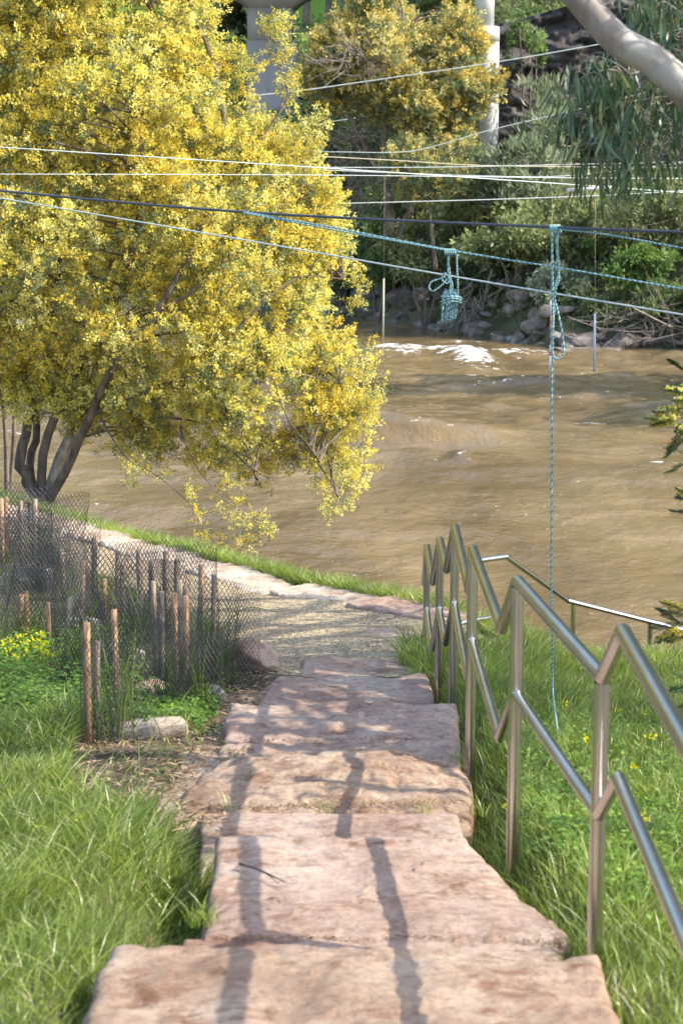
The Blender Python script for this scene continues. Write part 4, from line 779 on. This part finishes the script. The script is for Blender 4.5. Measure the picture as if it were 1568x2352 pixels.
# wattle sprigs poking in at the right edge
wy = 8.2; rt = empty('wattle_shrub', (3.2, 9.4, float(G(3.2, 9.4))), 'dark feathery wattle sprays with yellow beads poking in at the right edge', 'shrub')
a = Acc(); lfa = Acc(); fla = Acc()
root = np.array([3.2, 9.4, float(G(3.2, 9.4))-.1]); crown_c = np.array([2.7, 9.0, 3.6]); a.add(*tube(smoothpath([root, (3.15, 9.3, 2.6), crown_c], 12), [.05, .025], 8))
def frond(p, d, L, flower):
    d = nrm(np.asarray(d, float)); s = nrm(np.cross(d, [0, 0, 1])); q = smoothpath([p, p+d*L*.5+[0, 0, .01], p+d*L+[0, 0, -.02*L/.1]], 8); a.add(*tube(q, [.0022, .001], 4, False))
    n = 13
    for i in range(n):
        c = p+d*L*(i+.5)/n; l = L*.42*math.sin(math.pi*(.15+.8*(i+.5)/n))
        for sg_ in (-1, 1):
            dd = nrm(d*.55+s*sg_+rng.normal(size=3)*.12); m = 9; cc = c+dd*(np.arange(m)[:, None]/m*l)
            for s2 in (-1, 1):
                V, F = leaves(cc, nrm(dd*.7+np.cross(dd, np.cross(d, s))*s2*.9+np.zeros((m, 3))+rng.normal(size=(m, 3))*.1), .015, .0058, nref=np.tile(np.cross(d, s), (m, 1))+.1*rdir(m)); lfa.add(V, F, r=float(rng.random()))
    if flower:
        N = 70; tt_ = rng.random(N); o = rdir(N)*(L*.18*(1-tt_*.6))[:, None]; V, F, r = sprays(p+d*L*.9*tt_[:, None]+o, rdir(N), np.full(N, .008), 7, .010, .006, np.clip(.6+rng.normal(size=N)*.2, 0, 1)); fla.add(V, F, r=r)
for (u, v, du, dv, L, fl_) in [(1568, 850, -40, -30, .10, 0), (1575, 880, -50, 15, .12, 0), (1580, 900, -50, -5, .12, 1), (1570, 940, -60, 5, .15, 1), (1560, 965, -80, -5, .17, 1), (1545, 965, -60, 15, .12, 1), (1570, 985, -30, 40, .13, 0), (1580, 1000, -50, 45, .15, 0), (1590, 1045, -60, -15, .14, 0), (1580, 1060, -50, 25, .12, 0), (1600, 920, -50, 0, .14, 1),
                               (1600, 1130, -60, 20, .13, 0), (1600, 1150, -50, -30, .12, 1), (1590, 1180, -60, -10, .11, 0), (1590, 1420, -90, -25, .16, 0), (1580, 1430, -80, 10, .18, 0), (1560, 1430, -60, -35, .13, 0), (1555, 1445, -50, 30, .13, 1), (1600, 1440, -60, 30, .16, 1), (1570, 1400, -60, -20, .14, 1), (1600, 1560, -70, -15, .14, 0), (1600, 1575, -70, 15, .14, 0), (1600, 1600, -50, 30, .12, 0), (1600, 870, -40, 30, .14, 1), (1600, 960, -40, 30, .14, 1)]:
    p = P(u, v, wy+rng.normal()*.05); e = P(u+du, v+dv, wy+rng.normal()*.05); frond(p, e-p, L, fl_)
    a.add(*tube(smoothpath([crown_c, (crown_c+p)/2+[0, 0, .1], p], 8), [.008, .002], 4, False))
a.obj('stem', M['bark'], rt); lfa.obj('leaves', M['wleaf_dark'], rt, rnd=True); fla.obj('blossom', M['flower'], rt, rnd=True)
n = 500; c = crown_c+rng.normal(size=(n, 3))*[.35, .4, .8]; ok = c[:, 0]/c[:, 1] > .225; c = c[ok]; V, F, r = sprays(c, rdir(len(c)), np.full(len(c), .14), 24, .02, .05, rng.random(len(c)), 2.2, .5); mk('crown', V, F, M['wleaf_dark'], rt, rnd=r)

# ------------------------------------------------------------------ mesh guards, stakes, tussocks
def net(cx, cy, wx, wy_, hgt, rot, lean, seed, tri=True, cell=.021, wr=.0014):
    q = np.random.default_rng(seed); per = 2*(wx+wy_)*.86; nc = int(per/cell); nr = int(hgt/cell)
    th0 = np.linspace(0, 1, nc, endpoint=False)
    def surf(aa, hh):
        ang = aa*2*math.pi; k = 3 if tri else 2
        rad = 1+.22*np.cos(ang*k+.6) if tri else 1+.1*np.cos(2*ang)
        x = np.cos(ang)*wx*.55*rad; y = np.sin(ang)*wy_*.55*rad
        wob = fbm(np.stack([x*3+seed, y*3, hh*2.2], -1), 1., 3, seed)*.05
        sc_ = 1+.10*(hh/hgt)*q0+wob*2; x = x*sc_; y = y*sc_
        X = cx+x*math.cos(rot)-y*math.sin(rot)+lean[0]*hh+wob*.5; Y = cy+x*math.sin(rot)+y*math.cos(rot)+lean[1]*hh
        return np.stack([X, Y, float(zb)+hh], -1)
    q0 = q.uniform(-1, 1.4); zb = G(cx, cy)-.02
    J, I = np.meshgrid(np.arange(nr+1), np.arange(nc), indexing='ij')
    top = fbm(np.stack([I*.08, J*0., J*0.], -1), 1, 2, seed+3)*.03
    N = surf((I+.5*(J % 2))/nc, J*cell*(hgt/(nr*cell))+top*(J/nr))
    a0 = N[:-1]; e1 = N[1:]; jj = J[:-1]; sh = (jj % 2)
    left = np.where(sh[..., None] == 0, np.roll(e1, 1, 1), e1); right = np.where(sh[..., None] == 0, e1, np.roll(e1, -1, 1))
    cen = np.array([cx, cy, 0])
    Vs = []; 
    for b_ in (left, right):
        A_ = a0.reshape(-1, 3); B_ = b_.reshape(-1, 3); d = nrm(B_-A_); nn = nrm((A_-cen)*[1, 1, 0]); s = nrm(np.cross(d, nn))*wr; Vs.append(np.stack([A_-s, A_+s, B_+s, B_-s], 1))
    V = np.concatenate(Vs).reshape(-1, 3); return V, [np.arange(len(V)).reshape(-1, 4)]
guards = [ # u, v(base), width, depth, height, rot, lean, label
 (262, 1680, .30, .26, .60, .3, (.02, 0), 'front left mesh guard with a tall stake at its left corner'),
 (395, 1600, .26, .24, .52, 1.0, (.05, .02), 'mesh guard with three close stakes left of the clover patch'),
 (445, 1600, .22, .22, .44, 2.0, (.08, 0), 'low mesh guard leaning against the stakes above the clover'),
 (515, 1545, .30, .28, .53, .2, (.03, 0), 'rightmost mesh guard beside the boulder'),
 (300, 1545, .34, .3, .50, .8, (-.05, 0), 'mesh guard in the middle holding a dark tussock'),
 (185, 1560, .34, .3, .50, 1.9, (.1, 0), 'sagging mesh guard left of the front stake'),
 (330, 1450, .36, .3, .56, .4, (.02, 0), 'wide mesh guard against the path behind the middle stakes'),
 (425, 1440, .34, .3, .50, .9, (-.02, 0), 'mesh guard at the path edge above the close stakes'),
 (245, 1400, .40, .3, .70, .1, (.12, 0), 'tall flat mesh guard against the pale edging stones'),
 (160, 1450, .36, .3, .58, 1.2, (.0, 0), 'bulging mesh guard around leaning stakes at the left'),
 (60, 1480, .36, .3, .55, .5, (.22, 0), 'mesh guard leaning right at the left edge'),
 (-10, 1500, .3, .3, .6, .5, (.05, 0), 'mesh guard cut by the left edge above the yellow flowers'),
 (140, 1330, .36, .3, .66, .7, (.06, 0), 'pale sunlit mesh guard left of the tall flat one'),
 (85, 1320, .36, .3, .72, 1.7, (-.02, 0), 'mesh guard with a leaning stake below the tree trunks'),
 (25, 1340, .36, .3, .80, .2, (.0, 0), 'tallest mesh guard at the left edge beside the orange topped stake'),
 (110, 1255, .40, .3, .62, .9, (.1, 0), 'far mesh guard touching the base of the tree trunks'),
 (20, 1250, .40, .3, .70, .3, (.02, 0), 'farthest mesh guard in the left corner by weeds')]
pos = []
for i, (u, v, wx, wy_, hg, rot, ln, lb) in enumerate(guards):
    h = hit(u, v+22); s = h[1]/9.3; pos.append(h); hg = hg*1.08 if h[1] < 13 else hg*.66; wx = wx*1.12; V, F = net(h[0], h[1], wx*s**.5, wy_*s**.5, hg*s**.7, rot, ln, 300+i, wr=.0015*s, cell=.021*s**.7)
    tag(mk('mesh_guard', V, F, M['mesh']), lb, 'mesh guard', 'black plastic mesh guards around young plants')
stakes = [ # u_top, v_top, u_base, v_base, label
 (199, 1430, 204, 1708, 'tall front stake with pale squared top at the left'), (222, 1472, 221, 1680, 'darker stake just behind the tall front stake'), (262, 1400, 272, 1650, 'thin stake inside the front left guard'),
 (351, 1335, 360, 1560, 'thick stake left of three close stakes'), (371, 1358, 372, 1575, 'shaded stake second of the close group'), (400, 1362, 404, 1612, 'pale topped stake in the middle of the close group'), (412, 1334, 409, 1560, 'taller stake behind the close group'), (427, 1369, 425, 1622, 'sunlit orange stake at the front of the clover patch'), (428, 1352, 430, 1540, 'short dark stake hidden behind the sunlit one'),
 (492, 1320, 489, 1562, 'thick weathered stake in the rightmost guard'), (462, 1296, 461, 1440, 'light stake beside green blades near the edging stones'), (382, 1266, 379, 1425, 'dark stake rising against the edging stones'), (407, 1284, 404, 1420, 'stake right of the tallest back stake'), (348, 1288, 349, 1420, 'thin back stake next to a dark tussock'), (320, 1262, 321, 1450, 'straight back stake at the flat guard corner'),
 (281, 1294, 282, 1430, 'short thin stake between dark tussocks'), (217, 1234, 216, 1380, 'stake inside the tall flat guard'), (141, 1262, 153, 1420, 'leaning dark stake left of the middle'), (191, 1288, 187, 1450, 'brown stake right of the leaning one'), (110, 1384, 115, 1510, 'short stake with bright top above the yellow flowers'), (50, 1365, 38, 1500, 'dark stake leaning left at the left edge'), (60, 1358, 62, 1480, 'second dark stake near the yellow flowers'),
 (3, 1145, 8, 1340, 'tall stake with an orange top at the left edge'), (14, 1142, 14, 1280, 'thin grey stake behind the orange topped one'), (81, 1146, 77, 1300, 'dark red stake in the far guards'), (48, 1150, 50, 1290, 'grey stake between far guards'), (240, 1330, 240, 1470, 'brown stake behind the front left guard')]
for (ut, vt, ub, vb, lb) in stakes:
    h = hit(ub, vb); b_ = h-[0, 0, .12]; tp_ = P(ut, vt, h[1]); r = .0145*(.85+.25*random.random())*(h[1]/9)**.35; r2 = r
    ax = nrm(tp_-b_); q = random.random()*.8; sx = nrm(np.cross(ax, [math.sin(q), math.cos(q), 0])); sy = np.cross(ax, sx); V = []
    for (c, k_) in ((b_, 1), (b_+(tp_-b_)*.5, 1), (tp_-ax*.004, 1), (tp_, .86)):
        for (i, j) in ((-1, -1), (1, -1), (1, 1), (-1, 1)): V.append(c+sx*i*r*k_+sy*j*r2*k_)
    F = [[4*k+j, 4*k+(j+1) % 4, 4*k+4+(j+1) % 4, 4*k+4+j] for k in range(3) for j in range(4)]+[[12, 13, 14, 15], [3, 2, 1, 0]]
    tag(mk('wooden_stake', V, [np.array(F)], M['wood' if ('orange' in lb or 'pale' in lb or 'bright' in lb or random.random() < .3) else 'wood_grey']), lb, 'stake', 'wooden stakes holding the mesh guards')
def blades(B, hgt, wid, lean, seg=3, curl=.5, dirb=None):
    n = len(B); a = rng.random(n)*2*math.pi; ld = np.stack([np.cos(a), np.sin(a), a*0], -1)
    if dirb is not None: ld = nrm(ld+np.asarray(dirb))
    fa = rng.random(n)*2*math.pi; s = np.stack([np.cos(fa), np.sin(fa), a*0], -1); Vs = []
    hgt = np.broadcast_to(hgt, n)[:, None]; wid = np.broadcast_to(wid, n)[:, None]; lean = np.broadcast_to(lean, n)[:, None]
    for k in range(seg):
        t = k/seg; c = B+np.array([0, 0, 1])*hgt*(t-curl*.35*t**2*np.minimum(lean, 1.5))+ld*hgt*lean*t**1.8; w_ = wid*(1-.45*t)*.5; Vs += [c-s*w_, c+s*w_]
    t = 1.; Vs.append(B+np.array([0, 0, 1])*hgt*(1-curl*.35*np.minimum(lean, 1.5))+ld*hgt*lean); m = 2*seg+1
    V = np.stack(Vs, 1).reshape(-1, 3); k = np.arange(n)[:, None]*m
    F = [k+np.array([2*j, 2*j+1, 2*j+3, 2*j+2]) for j in range(seg-1)]+[k+np.array([2*seg-2, 2*seg-1, 2*seg])]; return V, F, n, seg
def tuss(name, label, C, n, hgt, wid, sp, lean, mat='tussock', cat='tussock', group='young tussocks inside the mesh guards'):
    B = np.asarray(C)+rng.normal(size=(n, 3))*[sp, sp, 0]; B[:, 2] = G(B[:, 0], B[:, 1])-.01; V, F, n, seg = blades(B, hgt*(.5+.7*rng.random(n)), wid, lean*(.3+rng.random(n)))
    r = np.clip(rng.random(n)*.8+.05, 0, 1); return tag(mk(name, V, F, M[mat], rnd=np.tile(r, seg)), label, cat, group)
tl = ['dark tussock', 'bright bladed tussock', 'leaning tussock', 'tall green tussock', 'dense dark tussock', 'sparse tussock', 'fine bladed tussock', 'short tussock', 'upright tussock', 'olive tussock', 'thin tussock', 'leafy tussock', 'sunlit tussock', 'narrow tussock', 'wide tussock', 'far tussock', 'weedy tussock']
for i, h in enumerate(pos):
    g_lb = guards[i][7]
    tuss('tussock', '%s growing inside the %s' % (tl[i], ' '.join(g_lb.replace(' mesh guard', ' guard').split()[:10])), h, 60, .62 if i in (0, 3, 4, 9, 13) else .48, .006, .05, .32)
# arching reeds rising from the guards
for (u, v, ue, ve, lb) in [(190, 1560, 325, 1440, 'long yellow green blade arching right over the front guard'), (185, 1560, 250, 1360, 'yellow blade rising right of the leaning stake'), (170, 1560, 225, 1395, 'straight yellowish blade beside the front stake'), (470, 1500, 640, 1405, 'thin dark blade arching over the edging stones')]:
    h = hit(u, v); e = P(ue, ve, h[1]-.1); m = (h+e)/2+[0, 0, .16]; q = smoothpath([h, m, e], 16); w_ = np.linspace(.007, .0015, 16)[:, None]; sv = np.array([.3, -.2, 1.]); 
    s = nrm(np.cross(np.gradient(q, axis=0), [0, -1, 0])); V = np.stack([q-s*w_, q+[0, .002, 0], q+s*w_], 1).reshape(-1, 3); k = np.arange(15)[:, None]*3; F = [k+[0, 1, 4, 3], k+[1, 2, 5, 4]]
    tag(mk('reed_blade', V, F, M['tussock'], rnd=np.full(30, .8)), lb, 'reed')

# ------------------------------------------------------------------ grass, clover, flowers, litter
SY = [3, 4.3, 4.83, 5.4, 6.2, 6.35, 7.0, 7.2, 8.1, 9.0, 9.6, 10.5, 11.5]; SL = [-.72, -.68, -.66, -.50, -.47, -.5, -.54, -.62, -.56, -.60, -.57, -.42, -.3]; SR = [.72, .70, .71, .66, .48, .46, .50, .55, .56, .60, .60, .52, .45]
def scatter(n, x0, x1, y0, y1, keep):
    X = rng.uniform(x0, x1, n); Y = y0+(y1-y0)*rng.random(n)**1.15; k = keep(X, Y); X, Y = X[k], Y[k]; return np.stack([X, Y, G(X, Y)-.01], -1)
def bare(X, Y):   # bare patch left of the steps and the gravel path
    c = (((X+.86)/.50)**2+((Y-8.9)/2.0)**2 < 1) | (((X+1.05)/.9)**2+((Y-11)/1.6)**2 < 1)
    return c
def keepL(X, Y):
    e = np.interp(Y, SY, SL)+.03+fbm(np.stack([X*0, Y, X*0], -1), 3, 3, 9)*.10; k = (X < e) & (Y < 13.5) & (Y < edge_y(X)-1.7)
    k &= ~(bare(X, Y) & (rng.random(len(X)) < .97)); k &= ~((Y > 9.6) & (rng.random(len(X)) < .72)); k &= ~((X > -1.0) & (Y > 10.6)); return k & (np.abs(X) < .22*Y+.3)
B = scatter(120000, -3.2, -.2, 3.2, 13.5, keepL)
mound = np.clip(fbm(B, 1.6, 3, 44)*1.4+.5, .05, 1.3); hg = (.07+.15*mound)*(.55+.65*rng.random(len(B)))*np.interp(B[:, 1], [4, 6, 9, 12], [1.05, 1.1, 1.0, .8]); B[:, 2] += .02
V, F, n, seg = blades(B, hg, .0052*np.interp(B[:, 1], [4, 9], [.85, 1.25]), .35+.95*rng.random(len(B)), dirb=(.55, -.25, 0))
r = np.clip(.45+rng.normal(size=n)*.25+(rng.random(n) < .03)*.6, 0, 1); tag(mk('grass', V, F, M['grass'], rnd=np.tile(r, seg)), 'long lush grass left of the steps', 'grass', kind='stuff')
def keepR(X, Y):
    e = np.interp(Y, SY, SR)-.02+fbm(np.stack([X*0+7, Y, X*0], -1), 3, 3, 9)*.06; k = (X > e) & (Y < edge_y(X)+.3); k &= ~((Y > 11.9) & (X < 1.25)); return k & (np.abs(X) < .22*Y+.3)
B = scatter(150000, .3, 3.6, 3.4, 14.6, keepR); mound = np.clip(fbm(B, 1.1, 3, 45)+.5, .1, 1.2)
hg = (.06+.09*mound)*np.interp(B[:, 1], [4, 7, 10, 12, 14], [1.1, 1.2, 1.3, 2.2, 2.3])*(.5+.7*rng.random(len(B)))
V, F, n, seg = blades(B, hg, .0046*np.interp(B[:, 1], [4, 12], [.85, 1.6]), .25+.75*rng.random(len(B)), dirb=(.1, -.1, 0))
r = np.clip(.45+rng.normal(size=n)*.24+(rng.random(n) < .03)*.6, 0, 1); tag(mk('grass', V, F, M['grass'], rnd=np.tile(r, seg)), 'sunlit grass slope right of the handrail', 'grass', kind='stuff')
X = rng.uniform(-4.5, 2.0, 52000); Y = edge_y(X)+.03+rng.random(52000)**1.2*.85; B = np.stack([X, Y, G(X, Y)-.01], -1)
V, F, n, seg = blades(B, .15*(.5+rng.random(n := len(B))), .007, .6, dirb=(.3, -.3, 0)); r = np.clip(.62+rng.normal(size=n)*.2, 0, 1)
tag(mk('grass', V, F, M['grass'], rnd=np.tile(r, seg)), 'short bright grass fringe between edging stones and water', 'grass', kind='stuff')
def cover(B, size, hh, name, label, mat, leafn=3):
    n = len(B); C = np.repeat(B, leafn, 0)+np.repeat(np.stack([0*B[:, 0], 0*B[:, 0], hh], -1), leafn, 0); a = (np.tile(np.arange(leafn), n)*2*math.pi/leafn)+np.repeat(rng.random(n)*6.3, leafn)
    d = nrm(np.stack([np.cos(a), np.sin(a), .25*rng.normal(size=len(a))], -1)); V, F = leaves(C, d, size*(.7+.6*rng.random(len(a))), size*.9, nref=np.tile([0., 0, 1], (len(a), 1))+.35*rdir(len(a)))
    return tag(mk(name, V, F, M[mat], rnd=rng.random(len(a))), label, 'ground cover', kind='stuff')
def cpos(u0, u1, v0, v1, n):
    out = []
    for _ in range(n): out.append(hit(rng.uniform(u0, u1), rng.uniform(v0, v1)))
    return np.array(out)
B = np.concatenate([c+rng.normal(size=(14, 3))*[.06, .09, 0] for c in cpos(290, 520, 1605, 1680, 110)]); B = B[B[:, 0] < np.interp(B[:, 1], SY, SL)-.03]; B[:, 2] = G(B[:, 0], B[:, 1])
cover(B, .024, .03+.06*rng.random(len(B)), 'clover', 'patch of clover between the guards and the steps', 'clover')
B = np.concatenate([c+rng.normal(size=(14, 3))*[.08, .10, 0] for c in cpos(-20, 300, 1500, 1680, 190)]); B[:, 2] = G(B[:, 0], B[:, 1])
cover(B, .026, .05+.17*rng.random(len(B)), 'clover', 'tall clover and wood sorrel at the left edge', 'clover')
B = np.concatenate([c+rng.normal(size=(14, 3))*[.10, .14, 0] for c in cpos(1150, 1568, 1640, 2100, 160)]); B[:, 2] = G(B[:, 0], B[:, 1])
B = B[B[:, 0] > np.interp(B[:, 1], SY, SR)+.25]; cover(B, .022, .04+.07*rng.random(len(B)), 'clover', 'clover growing through the grass right of the handrail', 'clover')
js = []
for (x0, x1, y0, z) in [(-.5, .7, 5.42, H-2.41), (-.46, .48, 6.33, H-2.62), (-.56, .55, 7.05, H-2.64), (-.5, .6, 8.25, H-2.83), (-.4, .5, 9.75, H-3.07)]:
    for _ in range(5):
        x = rng.choice([x0, x1])+rng.normal()*.03 if rng.random() < .75 else rng.uniform(x0, x1); m_ = 14; js.append(np.stack([x+rng.normal(size=m_)*.02, y0+rng.normal(size=m_)*.02, np.full(m_, z-.01)], -1))
B = np.concatenate(js); V, F, n, seg = blades(B, .05+.08*rng.random(len(B)), .004, .6); tag(mk('grass', V, F, M['grass'], rnd=np.tile(rng.random(n), seg)), 'small grass tufts sprouting in the joints of the steps', 'grass', kind='stuff')
# yellow flowers
def flowers(name, label, pts, size, hgt, group, n=9, mat='flower'):
    t = None
    for i, (u, v) in enumerate(pts):
        h = hit(u, v, hgt); top = np.array([h[0], h[1], h[2]+hgt]); a = Acc()
        e = empty('yellow_flower', (h[0], h[1], h[2]-.01), label, 'flower', group)
        V, F = tube(smoothpath([h, (h+top)/2+rng.normal(size=3)*.01, top], 5), .0012, 4); mk('stem', V, F, M['clover'], e, rnd=np.full(sum(len(f) for f in F), .6))
        d = nrm(rdir(n)*[1, 1, .5]+[0, 0, .5]); V, F = leaves(top+d*size*.1+rng.normal(size=(n, 3))*size*.5, d, size, size*.7); mk('petals', V, F, M['petal'], e, rnd=rng.random(n))
M['petal'] = leafmat('yellow_petal', [(0, (.70, .60, .01)), (1, (.85, .78, .03))], .35, .6)
flowers('f', 'small yellow flower in the clover at the left edge', [(8, 1478), (25, 1472), (38, 1490), (48, 1462), (66, 1448), (80, 1488), (92, 1476), (100, 1492), (108, 1500), (62, 1500), (20, 1500), (128, 1508), (36, 1510), (95, 1460), (60, 1475), (75, 1470), (104, 1482)], .022, .2, 'yellow flowers at the left edge', 14)
flowers('f', 'tiny yellow flower scattered in the shaded grass right of the handrail', [(1310, 1578), (1240, 1530), (1330, 1602), (1402, 1605), (1345, 1700), (1420, 1630), (1260, 1525), (1225, 1545), (1455, 1760), (1480, 1640), (1500, 1700), (1372, 1560), (1300, 1620), (1160, 1850), (1475, 1880), (1225, 1560), (1550, 1690)], .020, .12, 'yellow flowers in the right grass', 8)
flowers('f', 'tiny yellow flower low in the left grass', [(62, 1620), (80, 1635), (150, 1645), (110, 1545), (180, 1880)], .018, .12, 'yellow flowers in the left grass', 8)
# leaf litter and straw
X = rng.uniform(-1.55, -.48, 5200); Y = rng.uniform(6.7, 11.2, 5200); B = np.stack([X, Y, np.maximum(G(X, Y), G(X, Y, False)-.03)+.012], -1)
V, F = leaves(B, nrm(rdir(5200)*[1, 1, .15]), .03+.05*rng.random(5200), .006+.008*rng.random(5200), nref=np.tile([0, 0, 1.], (5200, 1))+.3*rdir(5200)); tag(mk('leaf_litter', V, F, M['litter'], rnd=rng.random(5200)), 'dry leaves and straw on the bare soil left of the steps', 'leaf litter', kind='stuff')
M['baresoil'] = solid('bare_soil', [(.3, (.26, .18, .12)), (.5, (.40, .30, .21)), (.7, (.55, .44, .33))], 5, .95, bmp=(.7, .03), bscale=20)
a_ = np.linspace(-1.6, -.30, 70); b_ = np.linspace(6.7, 11.2, 130); 
V, F = grid(a_, b_, lambda X, Y: G(X, Y, False)-.05+fbm(np.stack([X, Y, X*0], -1), 3.5, 4, 12)*.05-.5*np.clip(((X+.86)/.62)**2+((Y-9.2)/2.4)**2-.85+fbm(np.stack([X, Y, X*0], -1), 3, 3, 2)*.35, 0, .6)); tag(mk('bare_ground', V, F, M['baresoil'], smooth=True), 'bare sandy soil beside the steps', kind='structure')
def onstep(u, v, drop): return Pz(u, v, H-drop)
tw = Acc(); l = [onstep(550, 1984, 2.365), onstep(590, 1996, 2.355), onstep(655, 2026, 2.365)]; tw.add(*tube(smoothpath(l, 8), [.005, .0025], 6)); tw.add(*tube(np.array([onstep(600, 1999, 2.365), onstep(622, 2014, 2.368), onstep(640, 2030, 2.37)]), [.0025, .0015], 5))
tag(tw.obj('twig', M['bark'], smooth=True), 'thin dark forked twig lying on the smooth pink step', 'twig')
k = 0
for (u, v, dr, L, lb) in [(965, 1995, 2.37, .055, 'narrow tan leaf lying on the right of the pink step'), (835, 2055, 2.37, .05, 'dark curled leaf beside the rail shadow'), (610, 2070, 2.37, .05, 'grey green leaf on the left of the pink step'), (645, 2080, 2.37, .04, 'small brown curled leaf near the grey green one'), (870, 2060, 2.37, .03, 'small dark leaf right of the rail shadow'), (820, 1935, 2.37, .04, 'thin leaf at the far edge of the pink step'), (1070, 1845, 2.61, .05, 'reddish leaf at the right corner of the shaded block')]:
    c = onstep(u, v, dr)+[0, 0, .004]; an = rng.random()*3; d = np.array([math.cos(an), math.sin(an)*.8, .1]); s = np.array([-d[1], d[0], 0]); V = [c, c+d*L*.4+s*L*.14+[0, 0, .006], c+d*L, c+d*L*.4-s*L*.14+[0, 0, .006], c+d*L*.4]
    tag(mk('fallen_leaf', np.array(V), [np.array([[0, 4, 1], [1, 4, 2], [0, 3, 4], [3, 2, 4]])], M['litter'], rnd=np.full(4, rng.random())), lb, 'leaf')
# grit lying along the joints
def grit(p0, p1, drop, n, wd):
    a = Pz(*p0, H-drop); b = Pz(*p1, H-drop); t = rng.random((n, 1)); c = a+(b-a)*t+rng.normal(size=(n, 3))*[0, wd, .0015]; bm = Acc()
    oc = np.array([[1, 0, 0], [-1, 0, 0], [0, 1, 0], [0, -1, 0], [0, 0, 1], [0, 0, -1.]]); fo = np.array([[0, 2, 4], [2, 1, 4], [1, 3, 4], [3, 0, 4], [2, 0, 5], [1, 2, 5], [3, 1, 5], [0, 3, 5]])
    s = (.0012+.0026*rng.random((n, 1, 1))); V = (c[:, None]+oc[None]*s*(.7+.6*rng.random((n, 6, 1)))).reshape(-1, 3); F = (fo[None]+np.arange(n)[:, None, None]*6).reshape(-1, 3); return V, [F], np.repeat(rng.random(n), 8)
a = Acc()
for q in [((480, 1852), (1050, 1842), 2.615, 1500, .02), ((500, 2152), (1280, 2150), 2.392, 500, .012), ((560, 1700), (1030, 1697), 2.80, 400, .015), ((1130, 2148), (1280, 2160), 2.39, 100, .02)]:
    V, F, r = grit(*q); a.add(V, F, r=r)
tag(a.obj('grit', M['litter'], rnd=True), 'sandy grit lying in the joints between step blocks', 'grit', kind='stuff')
print('faces', sum(len(o.data.polygons) for o in COL.objects if o.type == 'MESH'))
